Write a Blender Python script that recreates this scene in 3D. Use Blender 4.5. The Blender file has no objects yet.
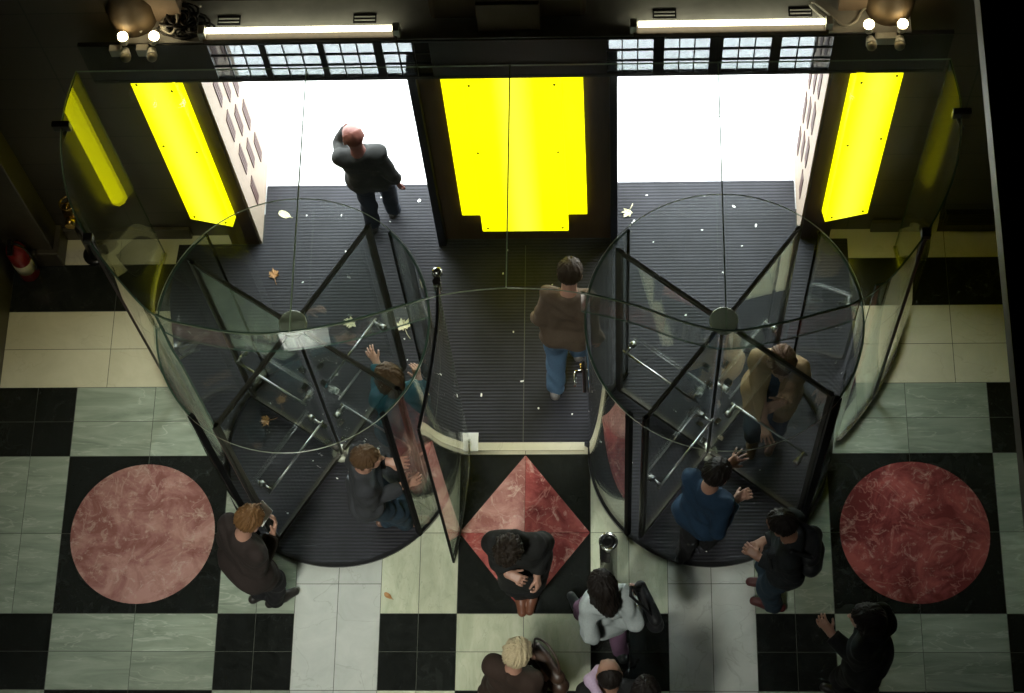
import bpy, bmesh, math, random
import numpy as np
from mathutils import Vector, Matrix

random.seed(7)
SC = bpy.context.scene
COL = SC.collection
R = math.radians

# ------------------------------------------------------------------ camera, sky, added fill lamps for the hall, exposure
cd = bpy.data.cameras.new('camera')
cd.sensor_fit = 'HORIZONTAL'
cd.sensor_width = 36.0
cd.lens = 1940.12 / 1024.0 * 36.0
cd.clip_end = 100
cam = bpy.data.objects.new('camera', cd)
COL.objects.link(cam)
cam.location = (0.65506, 0.0, 13.64)
cam.rotation_euler = (0.405067, 0.0502576, 0.0141894)
SC.camera = cam

SC.view_settings.view_transform = 'Standard'
SC.view_settings.look = 'None'
SC.view_settings.gamma = 1.0
SC.view_settings.use_curve_mapping = False
SC.view_settings.exposure = 0.0
SC.cycles.transparent_max_bounces = 48
SC.cycles.max_bounces = 10

world = bpy.data.worlds.new('sky')
SC.world = world
world.use_nodes = True
bg = world.node_tree.nodes['Background']
bg.inputs[0].default_value = (0.91, 0.96, 1.0, 1)
bg.inputs[1].default_value = 14.0


def area_lamp(name, loc, target, size, power, color, spread=180, size_y=None):
    l = bpy.data.lights.new(name, 'AREA')
    l.energy = power
    l.color = color
    l.size = size
    if size_y:
        l.shape = 'RECTANGLE'
        l.size_y = size_y
    l.spread = R(spread)
    o = bpy.data.objects.new(name, l)
    COL.objects.link(o)
    o.location = loc
    d = Vector(target) - Vector(loc)
    o.rotation_euler = d.to_track_quat('-Z', 'Y').to_euler()
    return o


area_lamp('hall_floor_fill', (-2.6, -2.75, 12.5), (-1.0, 3.4, 0), 1.5, 66, (0.98, 1.0, 0.90), 29)  # added fill behind the camera, out of view, brightens the floor
area_lamp('hall_warm_fill', (-3.6, 2.6, 9.0), (-3.3, 5.8, 0), 0.5, 2, (1.0, 0.88, 0.62), 24)  # added warm fill, out of view, lifts the cream rows on the left

# ------------------------------------------------------------------ materials
MATS = {}


def newmat(name):
    m = bpy.data.materials.new(name)
    m.use_nodes = True
    MATS[name] = m
    return m, m.node_tree.nodes, m.node_tree.links, m.node_tree.nodes['Principled BSDF']


def plain(name, col, rough=0.5, metal=0.0, bump=0.0, scale=60.0, var=0.12, spec=0.5, stretch=None):
    m, n, l, p = newmat(name)
    p.inputs['Roughness'].default_value = rough
    p.inputs['Metallic'].default_value = metal
    p.inputs['Specular IOR Level'].default_value = spec
    tc = n.new('ShaderNodeTexCoord')
    mp = n.new('ShaderNodeMapping')
    if stretch:
        mp.inputs['Scale'].default_value = stretch
    l.new(tc.outputs['Object'], mp.inputs['Vector'])
    no = n.new('ShaderNodeTexNoise')
    no.inputs['Scale'].default_value = scale
    no.inputs['Detail'].default_value = 4
    l.new(mp.outputs[0], no.inputs['Vector'])
    mx = n.new('ShaderNodeMixRGB')
    mx.inputs[1].default_value = (*[c * (1 - var) for c in col], 1)
    mx.inputs[2].default_value = (*[min(1, c * (1 + var)) for c in col], 1)
    l.new(no.outputs['Fac'], mx.inputs[0])
    l.new(mx.outputs[0], p.inputs['Base Color'])
    if bump:
        b = n.new('ShaderNodeBump')
        b.inputs['Strength'].default_value = bump
        b.inputs['Distance'].default_value = 0.004
        l.new(no.outputs['Fac'], b.inputs['Height'])
        l.new(b.outputs[0], p.inputs['Normal'])
    return m


def emit(name, col, strength):
    m, n, l, p = newmat(name)
    p.inputs['Base Color'].default_value = (*col, 1)
    p.inputs['Emission Color'].default_value = (*col, 1)
    p.inputs['Emission Strength'].default_value = strength
    return m


def marble(name, cols, vein, scale=3.0, rough=0.22, vein_w=0.05, fleck=0.0, fleck_col=(0.6, 0.5, 0.45), stretch=(1, 1, 1), island=0.25, swirl=1.6, ramp_at=(0.3, 0.72)):
    m, n, l, p = newmat(name)
    p.inputs['Roughness'].default_value = rough
    tc = n.new('ShaderNodeTexCoord')
    geo = n.new('ShaderNodeNewGeometry')
    off = n.new('ShaderNodeVectorMath')
    off.operation = 'SCALE'
    off.inputs[0].default_value = (37.0, 53.0, 11.0)
    l.new(geo.outputs['Random Per Island'], off.inputs['Scale'])
    ad = n.new('ShaderNodeVectorMath')
    ad.operation = 'ADD'
    l.new(tc.outputs['Object'], ad.inputs[0])
    l.new(off.outputs[0], ad.inputs[1])
    mp = n.new('ShaderNodeMapping')
    mp.inputs['Scale'].default_value = stretch
    l.new(ad.outputs[0], mp.inputs['Vector'])
    n1 = n.new('ShaderNodeTexNoise')
    n1.inputs['Scale'].default_value = scale
    n1.inputs['Detail'].default_value = 8
    n1.inputs['Roughness'].default_value = 0.65
    n1.inputs['Distortion'].default_value = swirl
    l.new(mp.outputs[0], n1.inputs['Vector'])
    ramp = n.new('ShaderNodeValToRGB')
    ramp.color_ramp.elements[0].position = ramp_at[0]
    ramp.color_ramp.elements[1].position = ramp_at[1]
    ramp.color_ramp.elements[0].color = (*cols[0], 1)
    ramp.color_ramp.elements[1].color = (*cols[1], 1)
    l.new(n1.outputs['Fac'], ramp.inputs[0])
    # veins: thin bands where a second noise crosses the middle
    n2 = n.new('ShaderNodeTexNoise')
    n2.inputs['Scale'].default_value = scale * 0.8
    n2.inputs['Detail'].default_value = 5
    n2.inputs['Distortion'].default_value = swirl * 1.2
    l.new(mp.outputs[0], n2.inputs['Vector'])
    s = n.new('ShaderNodeMath'); s.operation = 'SUBTRACT'; s.inputs[1].default_value = 0.5
    l.new(n2.outputs['Fac'], s.inputs[0])
    a = n.new('ShaderNodeMath'); a.operation = 'ABSOLUTE'
    l.new(s.outputs[0], a.inputs[0])
    mr = n.new('ShaderNodeMapRange')
    mr.inputs[1].default_value = 0.0
    mr.inputs[2].default_value = vein_w
    mr.inputs[3].default_value = 0.6
    mr.inputs[4].default_value = 0.0
    l.new(a.outputs[0], mr.inputs[0])
    mx = n.new('ShaderNodeMixRGB')
    mx.inputs[2].default_value = (*vein, 1)
    l.new(mr.outputs[0], mx.inputs[0])
    l.new(ramp.outputs[0], mx.inputs[1])
    out = mx
    if fleck:
        vo = n.new('ShaderNodeTexNoise')
        vo.inputs['Scale'].default_value = scale * 3.2
        vo.inputs['Detail'].default_value = 6
        vo.inputs['Distortion'].default_value = 0.9
        vo.inputs['Roughness'].default_value = 0.75
        l.new(mp.outputs[0], vo.inputs['Vector'])
        m2 = n.new('ShaderNodeMapRange')
        m2.inputs[1].default_value = 0.54
        m2.inputs[2].default_value = 0.70
        m2.inputs[4].default_value = fleck
        l.new(vo.outputs['Fac'], m2.inputs[0])
        mx2 = n.new('ShaderNodeMixRGB')
        mx2.inputs[2].default_value = (*fleck_col, 1)
        l.new(m2.outputs[0], mx2.inputs[0])
        l.new(mx.outputs[0], mx2.inputs[1])
        out = mx2
    hs = n.new('ShaderNodeHueSaturation')
    mv = n.new('ShaderNodeMapRange')
    mv.inputs[3].default_value = 1 - island
    mv.inputs[4].default_value = 1 + island
    l.new(geo.outputs['Random Per Island'], mv.inputs[0])
    l.new(mv.outputs[0], hs.inputs['Value'])
    l.new(out.outputs[0], hs.inputs['Color'])
    l.new(hs.outputs[0], p.inputs['Base Color'])
    return m


def glass(name, tint, refl=1.0, base=0.04):
    m, n, l, p = newmat(name)
    n.remove(p)
    out = n['Material Output']
    tr = n.new('ShaderNodeBsdfTransparent')
    tr.inputs[0].default_value = (*tint, 1)
    gl = n.new('ShaderNodeBsdfGlossy')
    gl.inputs['Color'].default_value = (refl, refl, refl, 1)
    gl.inputs['Roughness'].default_value = 0.0
    geo = n.new('ShaderNodeNewGeometry')
    dot = n.new('ShaderNodeVectorMath'); dot.operation = 'DOT_PRODUCT'
    l.new(geo.outputs['Incoming'], dot.inputs[0]); l.new(geo.outputs['Normal'], dot.inputs[1])
    ab = n.new('ShaderNodeMath'); ab.operation = 'ABSOLUTE'; l.new(dot.outputs['Value'], ab.inputs[0])
    om = n.new('ShaderNodeMath'); om.operation = 'SUBTRACT'; om.inputs[0].default_value = 1.0; l.new(ab.outputs[0], om.inputs[1])
    pw = n.new('ShaderNodeMath'); pw.operation = 'POWER'; pw.inputs[1].default_value = 5.0; l.new(om.outputs[0], pw.inputs[0])
    ml = n.new('ShaderNodeMath'); ml.operation = 'MULTIPLY_ADD'; ml.inputs[1].default_value = 1 - base; ml.inputs[2].default_value = base
    l.new(pw.outputs[0], ml.inputs[0])
    mix = n.new('ShaderNodeMixShader')
    l.new(ml.outputs[0], mix.inputs[0]); l.new(tr.outputs[0], mix.inputs[1]); l.new(gl.outputs[0], mix.inputs[2])
    l.new(mix.outputs[0], out.inputs['Surface'])
    return m


def ribbed(name, dark, light, period=0.03, rough=0.65):
    m, n, l, p = newmat(name)
    p.inputs['Roughness'].default_value = rough
    tc = n.new('ShaderNodeTexCoord')
    sx = n.new('ShaderNodeSeparateXYZ'); l.new(tc.outputs['Object'], sx.inputs[0])
    mu = n.new('ShaderNodeMath'); mu.operation = 'MULTIPLY'; mu.inputs[1].default_value = 2 * math.pi / period
    l.new(sx.outputs['Y'], mu.inputs[0])
    si = n.new('ShaderNodeMath'); si.operation = 'SINE'; l.new(mu.outputs[0], si.inputs[0])
    mr = n.new('ShaderNodeMapRange'); mr.inputs[1].default_value = -0.6; mr.inputs[2].default_value = 0.9
    l.new(si.outputs[0], mr.inputs[0])
    no = n.new('ShaderNodeTexNoise'); no.inputs['Scale'].default_value = 5.0; no.inputs['Detail'].default_value = 8
    l.new(tc.outputs['Object'], no.inputs['Vector'])
    dust = n.new('ShaderNodeMapRange'); dust.inputs[1].default_value = 0.35; dust.inputs[2].default_value = 0.75
    dust.inputs[3].default_value = 0.75; dust.inputs[4].default_value = 1.35
    l.new(no.outputs['Fac'], dust.inputs[0])
    mx = n.new('ShaderNodeMixRGB'); mx.inputs[1].default_value = (*dark, 1); mx.inputs[2].default_value = (*light, 1)
    l.new(mr.outputs[0], mx.inputs[0])
    hs = n.new('ShaderNodeHueSaturation'); l.new(dust.outputs[0], hs.inputs['Value']); l.new(mx.outputs[0], hs.inputs['Color'])
    l.new(hs.outputs[0], p.inputs['Base Color'])
    p.inputs['Specular IOR Level'].default_value = 0.3
    b = n.new('ShaderNodeBump'); b.inputs['Strength'].default_value = 0.18; b.inputs['Distance'].default_value = 0.006
    l.new(si.outputs[0], b.inputs['Height']); l.new(b.outputs[0], p.inputs['Normal'])
    return m


def panelled(name, col, line, w=0.62, h=0.4, rough=0.4):
    m, n, l, p = newmat(name)
    p.inputs['Roughness'].default_value = rough
    tc = n.new('ShaderNodeTexCoord')
    mp = n.new('ShaderNodeMapping'); mp.inputs['Rotation'].default_value = (R(90), 0, 0)
    l.new(tc.outputs['Object'], mp.inputs['Vector'])
    br = n.new('ShaderNodeTexBrick')
    br.offset = 0.0
    br.inputs['Scale'].default_value = 1.0
    br.inputs['Mortar Size'].default_value = 0.006
    br.inputs['Brick Width'].default_value = w
    br.inputs['Row Height'].default_value = h
    br.inputs['Color1'].default_value = (*col, 1)
    br.inputs['Color2'].default_value = (*[c * 0.8 for c in col], 1)
    br.inputs['Mortar'].default_value = (*line, 1)
    l.new(mp.outputs[0], br.inputs['Vector'])
    l.new(br.outputs['Color'], p.inputs['Base Color'])
    return m


marble('green_marble', ((0.17, 0.205, 0.155), (0.33, 0.37, 0.29)), (0.42, 0.44, 0.36), 2.2, vein_w=0.012, stretch=(0.8, 4.5, 1), island=0.14, swirl=0.7)
marble('pale_marble', ((0.34, 0.37, 0.26), (0.52, 0.53, 0.40)), (0.30, 0.33, 0.24), 3.0, vein_w=0.008, stretch=(3, 1, 1), island=0.08, swirl=0.9)
marble('cream_stone', ((0.50, 0.47, 0.33), (0.62, 0.58, 0.42)), (0.46, 0.43, 0.30), 2.6, vein_w=0.006, island=0.06, swirl=0.6)
marble('white_stone', ((0.36, 0.375, 0.34), (0.45, 0.46, 0.42)), (0.30, 0.315, 0.28), 4.0, vein_w=0.012, island=0.05, swirl=0.6)
marble('black_marble', ((0.006, 0.007, 0.006), (0.016, 0.018, 0.016)), (0.03, 0.032, 0.03), 6.0, vein_w=0.004, island=0.2)
marble('red_marble', ((0.26, 0.105, 0.09), (0.50, 0.275, 0.235)), (0.52, 0.33, 0.28), 3.6, vein_w=0.010, fleck=0.75, fleck_col=(0.62, 0.46, 0.38), swirl=0.7, ramp_at=(0.4, 0.62), island=0.22)
marble('red_marble_dark', ((0.14, 0.026, 0.026), (0.33, 0.085, 0.075)), (0.40, 0.18, 0.15), 3.4, vein_w=0.012, fleck=0.8, fleck_col=(0.52, 0.34, 0.28), swirl=0.7, ramp_at=(0.4, 0.62), island=0.1)
plain('grout', (0.06, 0.065, 0.05), 0.8)
ribbed('ribbed_mat', (0.006, 0.006, 0.008), (0.019, 0.019, 0.025), 0.027)
plain('mat_edge', (0.012, 0.012, 0.013), 0.28, bump=0.1)
plain('pavement_stone', (0.72, 0.72, 0.72), 0.8, bump=0.2, scale=9, var=0.05)
plain('porch_stone', (0.27, 0.205, 0.15), 0.75, bump=0.3, scale=22, var=0.16)
plain('porch_slat', (0.065, 0.024, 0.016), 0.7, bump=0.3, scale=40)
panelled('dark_wall', (0.05, 0.042, 0.028), (0.012, 0.011, 0.008))
plain('dark_stone', (0.05, 0.042, 0.026), 0.45, var=0.3, scale=14, bump=0.2)
plain('brown_stone', (0.10, 0.07, 0.035), 0.75, var=0.3, scale=9, bump=0.2)
plain('dark_wood', (0.05, 0.030, 0.014), 0.35, var=0.5, scale=6, stretch=(6, 6, 0.6))
plain('bronze_metal', (0.030, 0.030, 0.026), 0.35, metal=0.6, bump=0.05)
plain('black_metal', (0.008, 0.008, 0.008), 0.3, metal=0.3)
plain('grey_ledge', (0.40, 0.40, 0.38), 0.7, var=0.35, scale=7, bump=0.4)
plain('rail_metal', (0.055, 0.051, 0.038), 0.4, metal=0.5)
plain('black_rubber', (0.008, 0.008, 0.008), 0.9, spec=0.1)
plain('hub_metal', (0.30, 0.31, 0.24), 0.45, metal=0.35)
plain('chrome', (0.72, 0.73, 0.72), 0.14, metal=1.0, var=0.03)
plain('steel', (0.45, 0.45, 0.43), 0.26, metal=1.0, var=0.06)
plain('dull_chrome', (0.30, 0.31, 0.30), 0.3, metal=1.0, var=0.05)
plain('brass', (0.38, 0.25, 0.07), 0.25, metal=1.0)
plain('white_plastic', (0.68, 0.68, 0.62), 0.4, var=0.04)
plain('cable_white', (0.55, 0.54, 0.48), 0.5)
plain('cable_black', (0.02, 0.02, 0.02), 0.5)
plain('fire_red', (0.20, 0.008, 0.010), 0.3)
plain('label_white', (0.42, 0.39, 0.28), 0.6)
plain('gallery_black', (0.003, 0.003, 0.003), 0.7)
plain('trim_ochre', (0.022, 0.016, 0.006), 0.5)
plain('paper', (0.8, 0.8, 0.76), 0.8, var=0.05)
plain('leaf_pale', (0.62, 0.58, 0.36), 0.7)
plain('leaf_brown', (0.34, 0.17, 0.06), 0.7)
plain('hall_plaster', (0.22, 0.20, 0.15), 0.8)
glass('clear_glass', (0.96, 0.985, 0.968))
glass('roof_glass', (0.97, 0.988, 0.975))
glass('rippled_glass', (0.38, 0.40, 0.40))
m_, n_, l_, p_ = newmat('yellow_light')     # tubes behind the sheet: brighter along the middle
tc_ = n_.new('ShaderNodeTexCoord'); sx_ = n_.new('ShaderNodeSeparateXYZ'); l_.new(tc_.outputs['Object'], sx_.inputs[0])
ab_ = n_.new('ShaderNodeMath'); ab_.operation = 'ABSOLUTE'; l_.new(sx_.outputs['X'], ab_.inputs[0])
mr_ = n_.new('ShaderNodeMapRange'); mr_.interpolation_type = 'SMOOTHSTEP'; mr_.inputs[1].default_value = 0.16; mr_.inputs[2].default_value = 0.0
l_.new(ab_.outputs[0], mr_.inputs[0])
mx_ = n_.new('ShaderNodeMixRGB'); mx_.inputs[1].default_value = (0.86, 0.80, 0.0, 1); mx_.inputs[2].default_value = (1.0, 0.95, 0.035, 1)
l_.new(mr_.outputs[0], mx_.inputs[0]); l_.new(mx_.outputs[0], p_.inputs['Emission Color'])
p_.inputs['Base Color'].default_value = (0.5, 0.45, 0.0, 1); p_.inputs['Emission Strength'].default_value = 1.9
emit('tube_light', (1.0, 0.95, 0.66), 5.5)
emit('bulb_light', (1.0, 0.80, 0.45), 22.0)
plain('glass_edge_lit', (0.46, 0.50, 0.38), 0.2, spec=0.8)  # drum roof lip: the light it catches is put into a paler colour
# edges of the glass plates: polished, greenish
plain('glass_edge', (0.05, 0.09, 0.065), 0.15, spec=0.8)
plain('glass_edge_light', (0.24, 0.31, 0.20), 0.15, spec=0.8)
M = MATS

# ------------------------------------------------------------------ mesh helpers


def link(o, parent=None):
    COL.objects.link(o)
    if parent is not None:
        o.parent = parent
    return o


def tag(o, label=None, cat=None, group=None, kind=None):
    if label: o['label'] = label
    if cat: o['category'] = cat
    if group: o['group'] = group
    if kind: o['kind'] = kind
    return o


def thing(name, label, cat, loc=(0, 0, 0), rz=0.0, group=None):
    o = bpy.data.objects.new(name, None)
    o.empty_display_size = 0.1
    COL.objects.link(o)
    o.location = loc
    o.rotation_euler = (0, 0, rz)
    return tag(o, label, cat, group, 'thing')


def copy_tree(o, parent=None):
    c = o.copy()
    COL.objects.link(c)
    c.parent = parent
    for ch in list(o.children):
        copy_tree(ch, c)
    return c


class MB:
    """collects shapes in one mesh, with a material index per face"""

    def __init__(self):
        self.v, self.f, self.m, self.s = [], [], [], []

    def face(self, pts, mi=0, smooth=False):
        b = len(self.v)
        self.v += [tuple(p) for p in pts]
        self.f.append(tuple(range(b, b + len(pts))))
        self.m.append(mi); self.s.append(smooth)

    def box(self, x0, x1, y0, y1, z0, z1, mi=0, bev=0.0, mat=None):
        if bev > 0:
            bm = bmesh.new()
            bmesh.ops.create_cube(bm, size=1.0, matrix=Matrix.Translation(((x0 + x1) / 2, (y0 + y1) / 2, (z0 + z1) / 2)) @ Matrix.Diagonal((x1 - x0, y1 - y0, z1 - z0, 1)))
            bmesh.ops.bevel(bm, geom=bm.edges[:], offset=bev, segments=2, affect='EDGES', profile=0.6)
            self.bm(bm, mi, mat=mat)
            return
        b = len(self.v)
        P = [(x0, y0, z0), (x1, y0, z0), (x1, y1, z0), (x0, y1, z0), (x0, y0, z1), (x1, y0, z1), (x1, y1, z1), (x0, y1, z1)]
        if mat is not None:
            P = [tuple(mat @ Vector(p)) for p in P]
        self.v += P
        for q in [(0, 3, 2, 1), (4, 5, 6, 7), (0, 1, 5, 4), (1, 2, 6, 5), (2, 3, 7, 6), (3, 0, 4, 7)]:
            self.f.append(tuple(b + i for i in q)); self.m.append(mi); self.s.append(False)

    def bm(self, bm, mi=0, smooth=False, mat=None):
        b = len(self.v)
        bm.verts.index_update()
        for v in bm.verts:
            self.v.append(tuple(mat @ v.co) if mat is not None else tuple(v.co))
        for f in bm.faces:
            self.f.append(tuple(b + v.index for v in f.verts)); self.m.append(mi); self.s.append(smooth)
        bm.free()

    def tube(self, pts, r, n=8, mi=0, r2=None, cap=True):
        pts = [Vector(p) for p in pts]
        b = len(self.v)
        L = len(pts)
        up = None
        for i, p in enumerate(pts):
            d = (pts[min(i + 1, L - 1)] - pts[max(i - 1, 0)]).normalized()
            if up is None:
                up = d.orthogonal().normalized()
            up = (up - d * up.dot(d))
            up = up.normalized() if up.length > 1e-6 else d.orthogonal().normalized()
            w = d.cross(up)
            rr = r if r2 is None else r + (r2 - r) * i / (L - 1)
            for k in range(n):
                t = 2 * math.pi * k / n
                self.v.append(tuple(p + (up * math.cos(t) + w * math.sin(t)) * rr))
        for i in range(L - 1):
            for k in range(n):
                self.f.append((b + i * n + k, b + i * n + (k + 1) % n, b + (i + 1) * n + (k + 1) % n, b + (i + 1) * n + k))
                self.m.append(mi); self.s.append(True)
        if cap:
            self.f.append(tuple(b + k for k in range(n))[::-1]); self.m.append(mi); self.s.append(False)
            self.f.append(tuple(b + (L - 1) * n + k for k in range(n))); self.m.append(mi); self.s.append(False)

    def lathe(self, prof, n=32, mi=0, mat=None, smooth=True):
        """prof: (radius, z) pairs"""
        b = len(self.v)
        for (r, z) in prof:
            for k in range(n):
                t = 2 * math.pi * k / n
                p = Vector((r * math.cos(t), r * math.sin(t), z))
                self.v.append(tuple(mat @ p) if mat is not None else tuple(p))
        for i in range(len(prof) - 1):
            for k in range(n):
                self.f.append((b + i * n + k, b + i * n + (k + 1) % n, b + (i + 1) * n + (k + 1) % n, b + (i + 1) * n + k))
                self.m.append(mi); self.s.append(smooth)
        self.f.append(tuple(b + k for k in range(n))[::-1]); self.m.append(mi); self.s.append(False)
        e = b + (len(prof) - 1) * n
        self.f.append(tuple(e + k for k in range(n))); self.m.append(mi); self.s.append(False)

    def prism(self, poly, z0, z1, mi=0, side=None):
        """poly: counter-clockwise outline in plan"""
        n = len(poly)
        b = len(self.v)
        self.v += [(x, y, z0) for x, y in poly] + [(x, y, z1) for x, y in poly]
        self.f.append(tuple(b + i for i in range(n))[::-1]); self.m.append(mi); self.s.append(False)
        self.f.append(tuple(b + n + i for i in range(n))); self.m.append(mi); self.s.append(False)
        for i in range(n):
            j = (i + 1) % n
            self.f.append((b + i, b + j, b + n + j, b + n + i)); self.m.append(mi if side is None else side); self.s.append(False)

    def wall(self, path, th, z0, z1, mi=0, edge=None):
        """a plate of even thickness standing on a plan path; edge: material index of its narrow faces"""
        e = mi if edge is None else edge
        path = [Vector(p) for p in path]
        n = len(path)
        off = []
        for i in range(n):
            d = (path[min(i + 1, n - 1)] - path[max(i - 1, 0)]).normalized()
            off.append(Vector((-d.y, d.x)) * th / 2)
        for rows in (0, 1):      # broad faces, then narrow faces, on points of their own
            b = len(self.v)
            for i in range(n):
                a, c = path[i] + off[i], path[i] - off[i]
                self.v += [(a.x, a.y, z0), (a.x, a.y, z1), (c.x, c.y, z0), (c.x, c.y, z1)]
            for i in range(n - 1):
                q, w = b + 4 * i, b + 4 * i + 4
                for fc, mm, sm in ((((q, q + 1, w + 1, w), mi, True), ((q + 2, w + 2, w + 3, q + 3), mi, True)), (((q + 1, q + 3, w + 3, w + 1), e, False), ((q, w, w + 2, q + 2), e, False)))[rows]:
                    self.f.append(fc); self.m.append(mm); self.s.append(sm)
        for q in (b, b + 4 * (n - 1)):
            fc = (q, q + 2, q + 3, q + 1)
            self.f.append(fc if q == b else fc[::-1]); self.m.append(e); self.s.append(False)

    def build(self, name, mats, parent=None):
        me = bpy.data.meshes.new(name)
        me.from_pydata(self.v, [], self.f)
        if not isinstance(mats, (list, tuple)):
            mats = [mats]
        for mm in mats:
            me.materials.append(mm)
        me.polygons.foreach_set('material_index', self.m)
        me.polygons.foreach_set('use_smooth', self.s)
        me.update()
        return link(bpy.data.objects.new(name, me), parent)


def arc(cx, cy, r, a0, a1, n):
    return [(cx + r * math.cos(R(a0 + (a1 - a0) * i / n)), cy + r * math.sin(R(a0 + (a1 - a0) * i / n))) for i in range(n + 1)]


def smooth_path(P, sub=6):
    P = [Vector(p) for p in P]
    out = []
    for i in range(len(P) - 1):
        p0, p1, p2, p3 = P[max(i - 1, 0)], P[i], P[i + 1], P[min(i + 2, len(P) - 1)]
        for k in range(sub):
            t = k / sub
            out.append(0.5 * ((2 * p1) + (p2 - p0) * t + (2 * p0 - 5 * p1 + 4 * p2 - p3) * t * t + (3 * p1 - p0 - 3 * p2 + p3) * t ** 3))
    out.append(P[-1])
    return out


# ------------------------------------------------------------------ the floor
C = [0.0, 0.4844, 1.0431, 1.6703, 2.2325, 3.4526, 4.06]
GAP = 0.0022
fm = MB()
FM = ['grout', 'green_marble', 'pale_marble', 'cream_stone', 'white_stone', 'black_marble', 'red_marble', 'red_marble_dark']
GR, PA, CR, WH, BK, RD = 1, 2, 3, 4, 5, 6


def slab(x0, x1, y0, y1, mi, nx=1, ny=1):
    for i in range(nx):
        for j in range(ny):
            a, b = x0 + (x1 - x0) * i / nx, x0 + (x1 - x0) * (i + 1) / nx
            c, d = y0 + (y1 - y0) * j / ny, y0 + (y1 - y0) * (j + 1) / ny
            fm.face([(a + GAP, c + GAP, 0), (b - GAP, c + GAP, 0), (b - GAP, d - GAP, 0), (a + GAP, d - GAP, 0)], mi)


def both(i, y0, y1, mi, nx=1, ny=1):
    for s in (-1, 1):
        x0, x1 = sorted((s * C[i], s * C[i + 1]))
        if i == 0:
            if s == 1: slab(-C[1], C[1], y0, y1, mi, 2 * nx, ny)
        else:
            slab(x0, x1, y0, y1, mi, nx, ny)


fm.face([(-4.06, -3, -0.004), (4.06, -3, -0.004), (4.06, 7.1, -0.004), (-4.06, 7.1, -0.004)], 0)
r0, r2, r4, r6, r8, r9 = 3.1795, 3.7436, 4.9655, 5.5270, 6.1672, 6.5697
# behind the camera's edge of the pattern, rows repeat
both(0, 1.9, r0, BK); both(1, 1.9, r0, PA, 2, 2); both(2, 1.9, r0, WH, 2, 1); both(3, 1.9, r0, GR, 2, 2); both(4, 1.9, r0, BK, 2, 2); both(5, 1.9, r0, GR, 1, 2)
both(0, -3, 1.9, CR, 1, 4); both(1, -3, 1.9, PA, 1, 4); both(2, -3, 1.9, WH, 1, 4); both(3, -3, 1.9, GR, 1, 4); both(4, -3, 1.9, PA, 2, 4); both(5, -3, 1.9, GR, 1, 4)
both(0, r0, r2, PA, 1, 2); both(1, r0, r2, BK, 2, 2)
both(2, r0 - 0.0, r2 + 0.223, WH, 2, 1); both(3, r0, r2, BK, 2, 2); both(4, r0, r2, GR, 2, 2); both(5, r0, r2, BK, 1, 2)
both(1, r2, r4, PA, 2, 2); both(2, r2 + 0.223, r4, WH, 2, 2); both(3, r2, r4, GR, 2, 2); both(4, r2, r4, BK, 2, 2); both(5, r2, r4, GR, 2, 2)
slab(-C[1], C[1], r2, r4, BK)
both(0, r4, 5.06, CR); both(1, r4, r6, BK, 2, 2); both(2, r4, r6, BK, 2, 2); both(3, r4, r6, GR, 1, 2); both(4, r4, r6, GR, 2, 2); both(5, r4, r6, BK, 2, 2)
both(0, 5.06, r6, BK)
for s in (-1, 1):
    x = sorted((s * 2.10, s * 3.225)); slab(x[0], x[1], r6, r8, CR, 1, 2); slab(x[0], x[1], r8, r9, BK); slab(x[0], x[1], r9, 7.1, CR)
    x = sorted((s * 3.225, s * 4.06)); slab(x[0], x[1], r6, r8, CR, 1, 2); slab(x[0], x[1], r8, r9, BK); slab(x[0], x[1], r9, 7.1, CR)
# round inlays of red marble and the diamond of four triangles
for s in (-1, 1):
    p = arc(s * 2.842, 4.357, 0.541, 0, 360, 72)[:-1]
    fm.face([(x, y, 0.0012) for x, y in p], RD if s < 0 else 7)
T, B_, L_, R_ = (0, r4 - 0.004), (0, r2 + 0.004), (-C[1] + 0.004, (r2 + r4) / 2), (C[1] - 0.004, (r2 + r4) / 2)
for a, b in ((T, L_), (L_, B_), (B_, R_), (R_, T)):
    cx, cy = (a[0] + b[0]) / 3, (a[1] + b[1] + (r2 + r4) / 2) / 3
    fm.face([(cx + (q[0] - cx) * 0.994, cy + (q[1] - cy) * 0.994, 0.0012) for q in (a, b, (0, (r2 + r4) / 2))], RD if a is T else 7)
floor = tag(fm.build('floor', [M[k] for k in FM]), kind='structure')

# ------------------------------------------------------------------ street pavement outside
pm = MB()
yy = [7.0, 7.84, 8.62, 9.45, 10.3, 11.2, 12.5]
for j in range(len(yy) - 1):
    n = 5
    for i in range(n):
        x0 = -5 + 10 * i / n + (0.55 if j % 2 else 0)
        pm.box(x0 + 0.003, x0 + 1.997, yy[j] + 0.003, yy[j + 1] - 0.003, -0.06, -0.002)
pm.box(-6, 6, 6.9, 12.6, -0.1, -0.05)
pav = tag(pm.build('pavement', M['pavement_stone']), kind='structure')

# ------------------------------------------------------------------ hall shell
WY = 6.78


def struct(name, mb, mats, parent=None):
    return tag(mb.build(name, mats, parent), kind='structure')


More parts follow.
